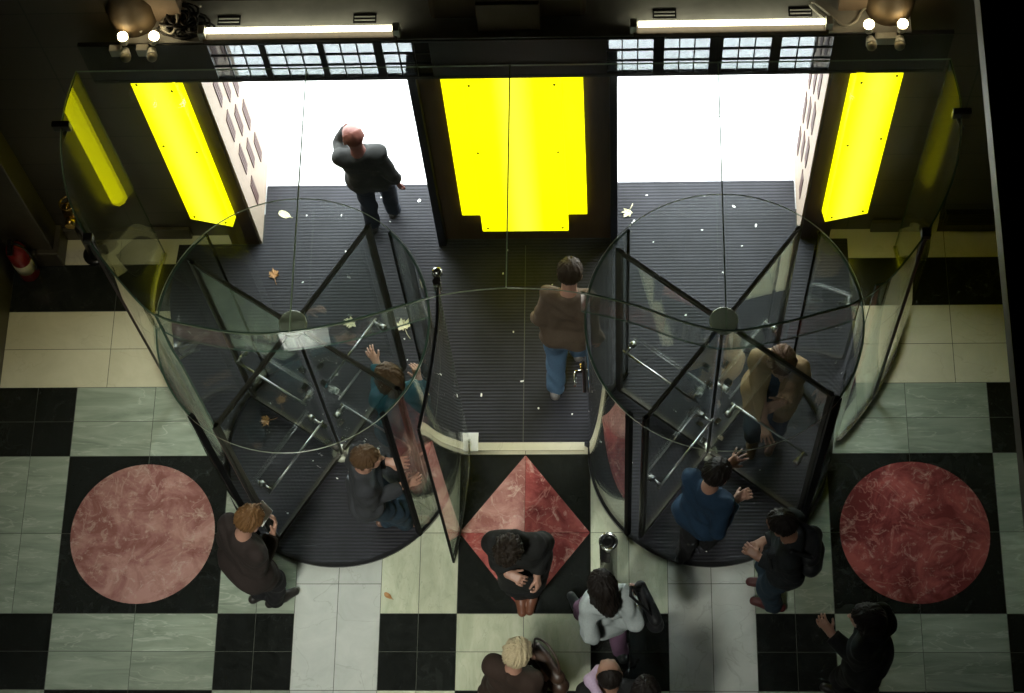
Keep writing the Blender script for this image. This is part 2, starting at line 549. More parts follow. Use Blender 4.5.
# front wall in four pieces round its two doorways
for nm, a, b in (('wall_front_left', -4.06, -2.32), ('wall_front_right', 2.32, 4.06)):
    w = MB(); w.box(a, b, 6.82, 7.49, -0.01, 16)
    struct(nm, w, M['dark_wall'])
for nm, a, b in (('trim_5', -2.34, -2.12), ('trim_6', 2.12, 2.34)):
    w = MB(); w.box(a, b, 6.74, 6.828, 0, 3.02); struct(nm, w, M['dark_wood'])
w = MB(); w.box(-0.64, 0.645, 6.76, 7.30, 0.0125, 3.02); struct('wall_front_middle', w, M['dark_wood'])
w = MB(); w.box(-2.33, 2.33, 6.98, 7.49, 3.02, 16); struct('wall_front_upper', w, M['dark_wall'])
w = MB(); w.box(-4.3, -4.06, -3, 7.49, -0.01, 16); struct('wall_left', w, M['dark_stone'])
w = MB(); w.box(4.06, 4.3, -3, 7.49, -0.01, 16); struct('wall_right', w, M['dark_stone'])
w = MB(); w.box(-4.3, 4.3, -3.2, -3, -0.01, 16); struct('wall_back', w, M['hall_plaster'])
w = MB(); w.box(-4.3, 4.3, -3.2, 7.49, 16, 16.2); struct('ceiling', w, M['hall_plaster'])
for s in (-1, 1):
    w = MB()
    x = sorted((s * 3.70, s * 4.06))
    w.box(x[0], x[1], 6.60, 6.82, 0, 16, bev=0.01)
    x = sorted((s * 3.66, s * 4.06))
    w.box(x[0], x[1], 6.56, 6.82, 0, 0.22, bev=0.01)
    struct('pilaster', w, M['dark_stone'])
    w = MB()
    x = sorted((s * 2.66, s * 3.66))
    w.box(x[0], x[1], 6.79, 6.82, 0, 0.16, bev=0.006)
    struct('baseboard_left' if s < 0 else 'baseboard_right', w, M['dark_stone'])

# porch side walls outside the doorways, stone with upright timber slats
for s in (-1, 1):
    w = MB()
    x = sorted((s * 2.10, s * 2.32))
    yo = 7.49 if s < 0 else 7.44
    w.box(x[0], x[1], 6.832, yo, 0, 3.6, mi=0)
    xw = sorted((s * 2.10, s * 2.118))
    w.box(xw[0], xw[1], 6.745, 6.832, 0, 3.0, mi=0)
    for c in range(3):
        for k in range(7):
            y = 6.93 + 0.19 * c
            z = 0.30 + 0.50 * k + (0.25 if c % 2 else 0)
            xs = sorted((s * 2.094, s * 2.105))
            for q in range(3):
                w.box(xs[0], xs[1], y + q * 0.032, y + q * 0.032 + 0.026, z, z + 0.32, mi=1)
    struct('trim_1' if s < 0 else 'trim_2', w, [M['porch_stone'], M['porch_slat']])

# door posts (bronze) at the sides of each doorway
for i, (xa, xb) in enumerate(((-0.70, -0.64), (0.645, 0.70))):
    w = MB(); w.box(xa, xb, 6.70, 6.86, 0, 2.62, bev=0.006)
    struct('trim_%d' % (i + 3), w, M['black_metal'])

# ------------------------------------------------------------------ lintel beam with its ledge, eight transom windows
TY, TZ0, TZ1 = 6.66, 2.59, 3.06
gl_groups = [(-1.94, -1.61), (-1.57, -1.23), (-1.19, -0.87), (-0.815, -0.51), (0.63, 0.93), (1.0, 1.29), (1.375, 1.68), (1.745, 2.07)]
b = MB()
xs = [-2.78] + [q for g in gl_groups for q in g] + [2.82]
b.box(-2.78, 2.82, TY, TY + 0.03, TZ0, TZ0 + 0.04, bev=0.004)
b.box(-2.78, 2.82, TY, TY + 0.03, TZ1 - 0.02, TZ1, bev=0.004)
for i in range(0, len(xs), 2):
    b.box(xs[i], xs[i + 1], TY + 0.002, TY + 0.028, TZ0 + 0.035, TZ1 - 0.015)
struct('lintel_beam', b, M['bronze_metal'])
b = MB()
b.box(-2.5, 2.55, TY + 0.01, 7.0, TZ1, TZ1 + 0.012, mi=0)
struct('ledge_slab', b, M['grey_ledge'])
for i, (x0, x1) in enumerate(gl_groups):
    f = MB()
    for k in (1, 2):
        x = x0 + (x1 - x0) * k / 3
        f.box(x - 0.004, x + 0.004, TY + 0.004, TY + 0.022, TZ0 + 0.04, TZ1 - 0.02)
    for k in (1, 2):
        z = TZ0 + 0.055 + (TZ1 - TZ0 - 0.085) * k / 3
        f.box(x0, x1, TY + 0.005, TY + 0.021, z - 0.004, z + 0.004)
    wf = tag(f.build('window_%d' % (i + 1), M['bronze_metal']), kind='structure')
    p = MB(); p.box(x0, x1, TY + 0.010, TY + 0.016, TZ0 + 0.038, TZ1 - 0.018)
    p.build('pane', M['rippled_glass'], wf)

# ------------------------------------------------------------------ entrance mat
mm = MB()
DC = [(-1.378, 4.975), (1.356, 4.975)]
RM = 0.872
outl = [(2.09, 7.25), (-2.09, 7.25), (-2.09, 6.735), (-2.76, 6.735), (-2.80, 6.25), (-2.70, 5.70), (-2.50, 5.35), (-2.27, 5.10)]
left = [(x, y) for x, y in arc(DC[0][0], DC[0][1], RM, 172, 180 + 182, 44)]
outl += left
outl += [(-0.40, 5.06), (0.40, 5.06)]
outl += arc(DC[1][0], DC[1][1], RM, 178, 360 + 8, 44)
outl += [(2.25, 5.12), (2.48, 5.42), (2.48, 6.735), (2.09, 6.735)]
mm.prism(outl, -0.01, 0.012, 0, 1)
mat_o = tag(mm.build('entrance_mat', [M['ribbed_mat'], M['mat_edge']]), 'dark grey ribbed mat running from the bright pavement through both revolving doors', 'mat', kind='thing')
sj = MB(); sj.box(-0.022, -0.016, 5.06, 6.70, 0.012, 0.0135)
sj.build('mat_seam', M['grout'], mat_o)
# cream threshold strip of the middle passage
ts = MB()
ts.prism([(-0.46, 4.995), (0.44, 4.995), (0.44, 5.058), (-0.46, 5.058)], 0.0, 0.014)
tag(ts.build('threshold_strip', M['cream_stone']), 'straight cream stone strip on the floor between the two drums', 'threshold', kind='thing')

# ------------------------------------------------------------------ glass canopy and screens
ZC = 2.76
half = [(0.0, 5.057), (0.27, 5.045), (0.515, 5.005), (0.82, 4.92), (1.07, 4.82), (1.345, 4.752), (1.63, 4.79), (1.92, 4.865), (2.17, 4.95), (2.37, 5.115), (2.60, 5.41), (2.77, 5.73), (2.848, 5.99), (2.876, 6.19), (2.882, 6.37), (2.842, 6.655)]
edge_r = [tuple(p) for p in smooth_path(half, 5)]
lefth = [(-0.0, 5.057), (-0.225, 5.04), (-0.447, 5.0), (-0.778, 4.894), (-1.023, 4.822), (-1.331, 4.768), (-1.61, 4.759), (-1.894, 4.802), (-2.184, 4.892), (-2.426, 5.128), (-2.66, 5.431), (-2.817, 5.72), (-2.905, 6.068), (-2.915, 6.365), (-2.865, 6.655)]
edge_l = [tuple(p) for p in smooth_path(lefth, 5)]
can = thing('glass_canopy', 'flat clear glass roof with a scalloped front edge over both revolving doors', 'canopy', (0, 5.9, ZC))
edge_all = edge_l[::-1] + edge_r[1:]      # from left wall end to right wall end


def clip_roof(xa, xb):
    pts = [p for p in edge_all if xa < p[0] < xb]
    # keep the front branch in order along the edge
    out = []

    def at_x(x):
        for i in range(len(edge_all) - 1):
            p, q = edge_all[i], edge_all[i + 1]
            if min(p[0], q[0]) <= x <= max(p[0], q[0]) and p[1] < 5.6 and q[0] != p[0]:
                t = (x - p[0]) / (q[0] - p[0])
                return (x, p[1] + t * (q[1] - p[1]))
        return None
    A, B = at_x(xa) if xa > -2.6 else None, at_x(xb) if xb < 2.6 else None
    out = ([A] if A else []) + pts + ([B] if B else [])
    if B: out.append((xb, 6.655))
    if A: out.append((xa, 6.655))
    return out


for xa, xb in ((-3.2, -1.338), (-1.332, -0.003), (0.003, 1.347), (1.353, 3.2)):
    g = MB(); g.prism([(x, y - 5.9) for x, y in clip_roof(xa, xb)], -0.009, 0.009, 0, 1)
    g.build('roof_panel', [M['roof_glass'], M['glass_edge_light']], can)
for x in (-1.335, 0.0, 1.35):
    g = MB(); g.box(x - 0.004, x + 0.004, -1.13 if abs(x) > 1 else -0.84, 0.755, -0.006, 0.0098)
    tag(g.build('roof_joint', M['glass_edge_light'], can), 'silicone joint')
ZD = 2.45
# upright glass band between the roof edge and the drum tops
for e in (edge_l, edge_r):
    front = [p for p in e if 0.45 < abs(p[0]) < 2.19 and p[1] < 5.03]
    g = MB(); g.wall([(x, y + 0.012 - 5.9) for x, y in front], 0.01, ZD - ZC + 0.012, -0.008, 0, 1)
    g.build('edge_band', [M['roof_glass'], M['glass_edge']], can)

for s in (-1, 1):
    e = edge_l if s < 0 else edge_r
    side = [Vector(p) for p in e if abs(p[0]) >= 2.15]
    k = min(range(len(side)), key=lambda i: abs(side[i].y - 5.42))
    cx = s * 2.65
    t = thing('glass_screen', 'tall curved glass side screen between the %s' % ('left drum and the fire extinguisher wall' if s < 0 else 'right drum and the wall below the dark gallery'), 'glass screen', (cx, 5.8, 0))
    first = [Vector((s * 1.99, 4.56)), Vector((s * 2.07, 4.68))] if s < 0 else [Vector((2.27, 5.06))]
    segs = [first + [p for p in side[:k + 1] if (p - first[-1]).length > 0.05 and abs(p.x) > abs(first[-1].x) + 0.02], side[k:]]
    for sg in segs:
        g = MB(); g.wall([(p.x - cx, p.y - 5.8) for p in sg], 0.012, 0.02, ZC - 0.008, 0, 1)
        g.build('curved_panel', [M['clear_glass'], M['glass_edge']], t)
    g = MB(); g.wall([(p.x - cx, p.y - 5.8) for p in segs[0] + segs[1][1:]], 0.03, 0, 0.035)
    tag(g.build('floor_rail', M['steel'], t), 'steel rail along the floor')
    j = side[k]
    g = MB(); g.box(j.x - cx - 0.012, j.x - cx + 0.012, j.y - 5.8 - 0.012, j.y - 5.8 + 0.012, 0, ZC)
    tag(g.build('joint_post', M['black_metal'], t), 'black upright joint')
    q = side[min(range(len(side)), key=lambda i: abs(side[i].y - 6.26) + (0 if abs(side[i].x) > 2.8 else 1))]
    g = MB(); g.box(q.x - cx - 0.06, q.x - cx + 0.06, q.y - 5.8 - 0.022, q.y - 5.8 + 0.022, ZC - 0.05, ZC + 0.03, bev=0.01)
    g.tube([(q.x - cx - s * 0.03, q.y - 5.8, ZC - 0.02), (q.x - cx + s * 0.02, q.y - 5.8 - 0.05, ZC - 0.12)], 0.014)
    tag(g.build('clamp', M['black_metal'], t), 'black clamp')
    g = MB(); g.box(j.x - cx - 0.03, j.x - cx + 0.03, j.y - 5.8 - 0.03, j.y - 5.8 + 0.03, ZC - 0.04, ZC + 0.02, bev=0.008)
    g.build('corner_clamp', M['black_metal'], t)

# ------------------------------------------------------------------ revolving doors
RD_ = 0.872
WL = 0.83


def revolving_door(c, ang, label, gaps):
    t = thing('revolving_door', label, 'revolving door', (c[0], c[1], 0))
    # drum roof
    g = MB(); g.prism(arc(0, 0, RD_ + 0.012, 0, 360, 80)[:-1], ZD - 0.012, ZD + 0.004, 0, 1)
    g.build('drum_roof', [M['roof_glass'], M['glass_edge_lit']], t)
    # side walls
    for a0, a1 in gaps:
        g = MB(); g.wall(arc(0, 0, RD_, a0, a1, 30), 0.012, 0.03, ZD - 0.014, 0, 1)
        sw = g.build('side_wall', [M['clear_glass'], M['glass_edge']], t)
        for a in (a0, a1):
            g = MB()
            mt = Matrix.Rotation(R(a), 4, 'Z')
            hw = 0.016 if math.sin(R(a)) < 0 else 0.007
            g.box(RD_ - hw * 1.2, RD_ + hw * 1.2, -hw, hw, 0.012, ZD - 0.013, mat=mt)
            tag(g.build('end_post', M['black_rubber'], sw), 'black upright post')
        g = MB(); g.wall(arc(0, 0, RD_, a0, a1, 30), 0.036, 0.012, 0.05)
        tag(g.build('base_rail', M['black_metal'], sw), 'black base rail')
    g = MB()
    p0 = arc(0, 0, RM + 0.012, 0, 360, 80); p1 = arc(0, 0, RM - 0.02, 0, 360, 80)
    lo, hi = gaps[0][1], gaps[1][0] + 360 if gaps[1][0] < 0 else gaps[1][0]
    g.wall(arc(0, 0, RM, lo - 8, hi + 8, 40), 0.03, 0.0, 0.02)
    tag(g.build('floor_rim', M['mat_edge'], t), 'glossy black floor rim')
    g = MB(); g.lathe([(0.072, 0.012), (0.072, 0.022), (0.02, 0.026)], 32)
    tag(g.build('floor_pivot', M['hub_metal'], t), 'round steel pivot plate')
    g = MB(); g.lathe([(0.086, ZD - 0.055), (0.09, ZD - 0.05), (0.09, ZD - 0.02), (0.085, ZD - 0.014)], 36)
    tag(g.build('top_hub', M['hub_metal'], t), 'round brushed steel hub')
    g = MB(); g.tube([(0, 0, 0.02), (0, 0, ZD - 0.05)], 0.012, 12)
    tag(g.build('centre_shaft', M['black_metal'], t))
    zt = ZD - 0.03
    for k in range(4):
        mt = Matrix.Rotation(R(ang + 90 * k), 4, 'Z')
        f = MB()
        f.box(0.06, WL, -0.011, 0.011, zt - 0.04, zt, mat=mt)
        f.box(0.03, WL, -0.014, 0.014, 0.03, 0.08, mat=mt)
        f.box(WL - 0.03, WL, -0.016, 0.016, 0.03, zt, mat=mt)
        wg = tag(f.build('wing', M['rail_metal'], t), 'bronze framed glass wing')
        g = MB(); g.box(0.05, WL - 0.03, -0.005, 0.005, 0.095, zt - 0.035, 0, mat=mt)
        g.build('wing_glass', M['clear_glass'], wg)
        g = MB()
        zb = 1.02
        P = lambda x, y, z: tuple(mt @ Vector((x, y, z)))
        g.tube([P(0.10, 0.07, zb), P(WL - 0.09, 0.07, zb)], 0.0085, 10)
        for xx in (0.13, WL - 0.12):
            g.tube([P(xx, 0.0, zb), P(xx, 0.075, zb)], 0.011, 8)
            g.tube([P(xx, -0.03, zb), P(xx, 0.004, zb)], 0.024, 10)
        tag(g.build('push_bar', M['dull_chrome'], wg), 'chrome push bar')
        g = MB(); g.box(WL, WL + 0.022, -0.005, 0.005, 0.03, zt, mat=mt)
        g.build('brush_seal', M['black_metal'], wg)
        # chrome clamps at the hub end of the glass
        for zz in (0.42, 1.5):
            g = MB(); g.box(0.07, 0.115, -0.017, 0.017, zz, zz + 0.05, mat=mt)
            tag(g.build('patch_fitting', M['chrome'], wg), 'chrome patch fitting')
    return t


dl = revolving_door(DC[0], 57, 'glass revolving door with a woman in teal and a man in grey pushing inside', [(133.5, 226.5), (-46, 47)])
dr = revolving_door(DC[1], 52.5, 'glass revolving door with a man in a blue jacket pushing it, arm raised', [(133, 226.5), (-38, 44)])

# pull handle on the side wall of the right drum
h = thing('pull_handle', 'dark pull handle with a chrome lever on the glass beside the walking man in jeans', 'handle', (0.475, 5.12, 1.25))
g = MB(); g.box(-0.03, -0.004, -0.035, 0.035, -0.32, 0.12, bev=0.01); g.build('back_plate', M['black_metal'], h)
g = MB(); g.tube([(-0.03, 0, 0.0), (-0.075, 0, 0.0), (-0.08, -0.02, 0.0), (-0.08, -0.11, 0.0)], 0.011); tag(g.build('lever', M['chrome'], h), 'chrome lever')
g = MB(); g.lathe([(0.024, 0), (0.026, 0.012), (0.015, 0.018)], 20, mat=Matrix.Translation((-0.03, 0, 0.085)) @ Matrix.Rotation(R(-90), 4, 'Y')); tag(g.build('key_cylinder', M['brass'], h), 'brass key cylinder')

# curved pass door, standing open towards the hall
pdp = smooth_path([(-0.430, 5.085), (-0.425, 4.85), (-0.445, 4.60), (-0.478, 4.34), (-0.515, 4.13)], 6)
t = thing('pass_door', 'open curved glass pass door beside the left drum, swung towards the diamond inlay', 'glass door', (-0.43, 5.085, 0))
g = MB(); g.wall([(p.x + 0.43, p.y - 5.085) for p in pdp], 0.012, 0.02, ZC - 0.01, 0, 1)
g.build('door_glass', [M['clear_glass'], M['glass_edge']], t)
g = MB(); g.wall([(p.x + 0.43, p.y - 5.085) for p in pdp], 0.018, ZC - 0.03, ZC)
tag(g.build('top_rail', M['black_metal'], t), 'black top rail')
g = MB(); g.wall([(p.x + 0.43, p.y - 5.085) for p in pdp], 0.022, 0.012, 0.04)
tag(g.build('bottom_rail', M['steel'], t), 'steel bottom rail')
e = pdp[-1]
g = MB(); g.box(e.x + 0.43 - 0.008, e.x + 0.43 + 0.008, e.y - 5.085 - 0.012, e.y - 5.085 + 0.006, 0.02, ZC - 0.01)
g.build('edge_strip', M['black_rubber'], t)
g = MB(); g.tube([(0, 0, ZC - 0.09), (0, 0, ZC + 0.05)], 0.026, 14); g.lathe([(0.03, 0.0), (0.034, 0.02), (0.03, 0.045), (0.012, 0.058)], 20, mat=Matrix.Translation((0, 0.07, ZC + 0.0)))
g.box(-0.02, 0.02, 0.0, 0.08, ZC - 0.03, ZC + 0.008, bev=0.005)
tag(g.build('top_pivot', M['steel'], t), 'steel top pivot')
g = MB(); g.box(-0.055, 0.075, -0.10, 0.05, 0.014, 0.022, bev=0.002)
g.tube([(0.0, -0.005, 0.02), (0.0, -0.005, 0.06)], 0.018, 12)
tag(g.build('floor_plate', M['white_plastic'], t), 'pale floor plate')

# ------------------------------------------------------------------ light boxes
def light_box(label, loc, rz, wid, zb, zt, side, prot):
    t = thing('light_box', label, 'light box', loc, rz)
    hw = wid / 2
    g = MB(); g.box(-hw, hw, -prot, 0, zb, zt, bev=0.004)
    g.build('front_panel', M['yellow_light'], t)
    for (xa, xb) in side:
        g = MB(); g.box(xa, xb, -prot * 0.35, 0.02, zb + 0.2, zt, bev=0.003)
        g.build('side_panel', M['yellow_light'], t)
    for x in (-hw + 0.045, hw - 0.045):
        for z in (zb + 0.06, (zb + zt) / 2 + 0.1, zt - 0.12):
            g = MB(); g.lathe([(0.009, 0), (0.009, 0.006), (0.005, 0.009)], 12, mat=Matrix.Translation((x, -prot, z)) @ Matrix.Rotation(R(90), 4, 'X'))
            tag(g.build('fixing_screw', M['black_metal'], t), 'dark fixing screw')
    return t


light_box('glowing yellow light box on the pier between the two doorways', (-0.005, 6.735, 0), 0, 0.66, 0.31, 2.60, [(-0.475, -0.332), (0.332, 0.475)], 0.06)
light_box('glowing yellow light box on the wall left of the left doorway', (-2.39, 6.78, 0), R(-12), 0.34, 0.47, 2.60, [], 0.09)
light_box('glowing yellow light box on the wall right of the right doorway', (2.40, 6.78, 0), R(12), 0.33, 0.47, 2.60, [], 0.10)

# ------------------------------------------------------------------ on the ledge: tubes, vents, lamps, cables, brackets
LZ = TZ1 + 0.012
for x0, x1, lab in ((-1.955, -0.705, 'lit fluorescent tube fitting above the left doorway'), (0.80, 2.03, 'lit fluorescent tube fitting above the right doorway')):
    t = thing('fluorescent_light', lab, 'light fitting', ((x0 + x1) / 2, 6.70, LZ))
    L = (x1 - x0) / 2
    g = MB(); g.box(-L, L, -0.045, 0.02, 0, 0.04, bev=0.006); tag(g.build('housing', M['dark_wood'], t), 'brown housing')
    g = MB(); g.tube([(-L + 0.03, 0.01, 0.07), (L - 0.03, 0.01, 0.07)], 0.02, 12); tag(g.build('tube', M['tube_light'], t), 'glowing tube')
    for s in (-1, 1):
        g = MB(); g.box(s * L - 0.022, s * L + 0.022, -0.032, 0.032, 0.02, 0.105, bev=0.004); tag(g.build('end_cap', M['white_plastic'], t), 'pale end cap')
for x, lab in ((-1.80, 'slotted vent on the ledge by the tangled cables'), (-0.92, 'slotted vent on the ledge at the far end of the left tube light'), (1.0, 'slotted vent on the ledge by the near end of the right tube light'), (1.86, 'slotted vent on the ledge by the looped white flex')):
    t = thing('air_vent', lab, 'vent', (x, 6.83, LZ))
    g = MB(); g.box(-0.075, 0.075, -0.035, 0.035, 0, 0.006); tag(g.build('plate', M['black_metal'], t))
    g = MB()
    for y in (-0.018, 0.008):
        g.box(-0.066, 0.066, y - 0.0035, y + 0.0035, 0.006, 0.012)
    tag(g.build('louvre', M['grey_ledge'], t), 'grey louvres')


def twin_spot(label, loc, rz, lit_dir, dim_dir, base):
    t = thing('twin_spotlight', label, 'spotlight', loc, rz)
    g = MB(); g.box(base - 0.04, base + 0.04, -0.035, 0.012, 0.0, 0.08, bev=0.008); tag(g.build('junction_box', M['white_plastic'], t))
    for nm, d, lit in (('lamp_head', lit_dir, True), ('lamp_head', dim_dir, False)):
        dv = Vector(d).normalized()
        q = Vector((0, 0, 1)).rotation_difference(dv).to_matrix().to_4x4()
        o = Vector((0, 0, 0.075)) + dv * 0.02
        mt = Matrix.Translation(o) @ q
        g = MB(); g.lathe([(0.014, 0), (0.024, 0.01), (0.028, 0.03), (0.034, 0.055), (0.035, 0.065), (0.03, 0.067)], 20, mat=mt)
        hd = g.build(nm, M['white_plastic'], t)
        g = MB(); g.lathe([(0.03, 0.067), (0.033, 0.078), (0.030, 0.092), (0.019, 0.104), (0.006, 0.109)], 20, mat=mt)
        g.build('bulb', M['bulb_light'] if lit else M['label_white'], hd)
    return t


twin_spot('twin spotlight at the left end of the left ledge, white box on its left', (-2.46, 6.645, LZ - 0.07), 0, (0.05, 0.12, 1.0), (0.15, -0.9, 0.15), -0.065)
twin_spot('twin spotlight on the left ledge next to the tangled cables', (-2.285, 6.645, LZ - 0.07), 0, (0.3, 0.15, 0.9), (0.1, -0.9, 0.15), -0.065)
twin_spot('twin spotlight on the right ledge beside the looped white flex', (2.28, 6.645, LZ - 0.06), 0, (-0.1, 0.12, 1.0), (0.1, -0.9, 0.15), 0.08)
twin_spot('twin spotlight at the right end of the right ledge', (2.475, 6.645, LZ - 0.06), 0, (0.05, 0.12, 1.0), (-0.1, -0.9, 0.15), -0.06)


def cable(name, label, pts, r, m):
    g = MB(); g.tube(smooth_path(pts, 6), r, 8)
    return tag(g.build(name, m), label, 'cable', kind='thing')


cable('white_flex', 'thin white flex looping from the right tube light to a spotlight', [(2.03, 6.72, LZ + .05), (1.97, 6.80, LZ + .02), (1.92, 6.86, LZ + .03), (1.95, 6.88, LZ + .02), (2.04, 6.80, LZ + .01), (2.12, 6.72, LZ + .012), (2.2, 6.74, LZ + .012), (2.25, 6.82, LZ + .02), (2.30, 6.83, LZ + .03), (2.33, 6.76, LZ + .03)], 0.008, M['cable_white'])
cable('white_flex', 'thin white flex rising from the left spotlights into the cable tangle', [(-2.36, 6.72, LZ + .05), (-2.30, 6.84, LZ + .06), (-2.22, 6.92, LZ + .06), (-2.16, 6.90, LZ + .08), (-2.12, 6.80, LZ + .07), (-2.16, 6.72, LZ + .03), (-2.24, 6.78, LZ + .03), (-2.18, 6.86, LZ + .05), (-2.1, 6.95, LZ + .06), (-1.98, 6.9, LZ + .06)], 0.009, M['cable_white'])
tg = MB()
for q in range(16):
    cx, cy, a = -2.06 + random.uniform(-.09, .07), 6.80 + random.uniform(-.06, .08), random.uniform(0, 6)
    ra, rb = random.uniform(.05, .13), random.uniform(.04, .10)
    tg.tube([(cx + ra * math.cos(a + t * .5), cy + rb * math.sin(a + t * .5), LZ + .012 + .008 * (q % 8) + .01 * math.sin(t)) for t in range(12)], 0.008, 6)
tag(tg.build('cable_tangle', M['cable_black']), 'heap of tangled dark cables on the left ledge', 'cable', kind='thing')
for x, y, lab in ((-2.21, 6.77, 'loose round white ceiling rose lying in front of the cable tangle'),):
    g = MB(); g.lathe([(0.032, LZ), (0.034, LZ + 0.015), (0.02, LZ + 0.035), (0.008, LZ + 0.04)], 20, mat=Matrix.Translation((x, y, 0)))
    tag(g.build('cable_connector', M['white_plastic']), lab, 'connector', kind='thing')

# pilaster bases standing on the ledge
b = MB()
b.box(-0.50, 0.50, 6.81, 7.0, LZ, 4.6, bev=0.035)
b.box(-0.44, -0.30, 6.785, 6.84, LZ + .25, 4.5, bev=0.02)
b.box(0.30, 0.44, 6.785, 6.84, LZ + .25, 4.5, bev=0.02)
b.box(-0.19, 0.21, 6.72, 6.95, LZ - 0.0, LZ + 0.30, bev=0.006)
b.box(-0.19, 0.21, 6.74, 6.95, LZ + 0.305, 4.6, bev=0.006)
struct('pilaster_base', b, M['brown_stone'])
for s in (-1, 1):
    b = MB()
    x = sorted((s * 2.12, s * 2.62))
    b.box(x[0], x[1], 6.84, 7.0, 2.9, 4.6, bev=0.05)
    b.lathe([(0.13, 2.95), (0.15, 3.0), (0.15, 3.25), (0.11, 3.34), (0.10, 4.4)], 28, mat=Matrix.Translation((s * 2.42, 6.86, 0)))
    struct('pilaster_base', b, M['brown_stone'])

# ------------------------------------------------------------------ small things round the walls
t = thing('fire_extinguisher', 'red fire extinguisher with a pale label on the floor against the left wall', 'fire extinguisher', (-3.93, 6.50, 0))
g = MB(); g.lathe([(0.07, 0.0), (0.078, 0.01), (0.078, 0.40), (0.066, 0.45), (0.03, 0.49), (0.026, 0.52)], 24); g.build('cylinder', M['fire_red'], t)
g = MB(); g.lathe([(0.0795, 0.12), (0.0795, 0.26)], 24); tag(g.build('label_band', M['label_white'], t), 'pale label')
g = MB(); g.box(-0.02, 0.02, -0.10, 0.02, 0.525, 0.54, bev=0.004); g.box(-0.015, 0.015, -0.09, 0.0, 0.56, 0.572, bev=0.004); g.tube([(0, 0, 0.5), (0, 0, 0.58)], 0.018, 10); tag(g.build('valve_handle', M['black_metal'], t), 'black valve and handle')
g = MB(); g.tube(smooth_path([(0.02, 0.0, 0.53), (0.09, -0.02, 0.5), (0.11, -0.02, 0.3), (0.09, -0.02, 0.12)], 5), 0.011); tag(g.build('hose', M['black_metal'], t), 'black hose')
t = thing('standpipe', 'dark standpipe with a brass valve against the wall behind the left screen', 'standpipe', (-3.42, 6.66, 0))
g = MB(); g.tube([(0, 0, 0), (0, 0, 0.55), (0, 0, 0.72)], 0.05, 16); g.lathe([(0.1, 0), (0.1, 0.02), (0.06, 0.03)], 20); tag(g.build('riser', M['black_metal'], t), 'black riser')
g = MB(); g.lathe([(0.055, 0.70), (0.07, 0.73), (0.065, 0.80), (0.03, 0.83), (0.02, 0.87)], 20); g.tube([(0, -0.03, 0.75), (0, -0.13, 0.75)], 0.038, 14); tag(g.build('valve', M['brass'], t), 'brass valve body')
g = MB(); g.tube([(0.06 * math.cos(a * .5236), 0.06 * math.sin(a * .5236), 0.88) for a in range(13)], 0.008, 8); g.tube([(-.06, 0, .88), (.06, 0, .88)], .006); g.tube([(0, -.06, .88), (0, .06, .88)], .006); tag(g.build('hand_wheel', M['brass'], t), 'brass hand wheel')
t = thing('wall_grille', 'dark ventilation grille low on the right wall', 'vent', (3.4, 6.79, 0.12))
g = MB(); g.box(-0.2, 0.2, -0.012, 0.03, 0, 0.2, bev=0.004); tag(g.build('grille_frame', M['black_metal'], t))
g = MB()
for k in range(7): g.box(-0.18, 0.18, -0.018, -0.008, 0.025 + k * .024, 0.035 + k * .024)
tag(g.build('louvre', M['bronze_metal'], t))

t = thing('bollard', 'round stainless steel bollard with a dished dark top beside the woman in white', 'bollard', (0.617, 4.005, 0))
g = MB(); g.lathe([(0.062, 0.0), (0.062, 0.86), (0.066, 0.88), (0.066, 0.90), (0.055, 0.905), (0.05, 0.895), (0.018, 0.885)], 36); g.build('post', M['steel'], t)
g = MB(); g.lathe([(0.045, 0.896), (0.045, 0.902), (0.030, 0.9025), (0.026, 0.899)], 30); tag(g.build('top_dish', M['black_metal'], t), 'dark dished top')
g = MB()
cyl = [(0.0635 * math.sin(R(-150 + a)), -0.0635 * math.cos(R(-150 + a))) for a in range(100, 161, 6)]
for i in range(len(cyl) - 1):
    g.face([(cyl[i][0], cyl[i][1], 0.60), (cyl[i + 1][0], cyl[i + 1][1], 0.60), (cyl[i + 1][0], cyl[i + 1][1], 0.83), (cyl[i][0], cyl[i][1], 0.83)])
tag(g.build('reader_window', M['black_metal'], t), 'black oval window')

# dark gallery along the right of the hall, seen from above
b = MB()
b.prism([(2.335, -3), (4.06, -3), (4.06, 6.55), (2.335, 6.55)], 6.0, 6.1, 0)
b.prism([(2.32, -3), (2.34, -3), (2.34, 6.55), (2.32, 6.55)], 6.0, 6.112, 1)
struct('gallery_ledge', b, [M['gallery_black'], M['trim_ochre']])

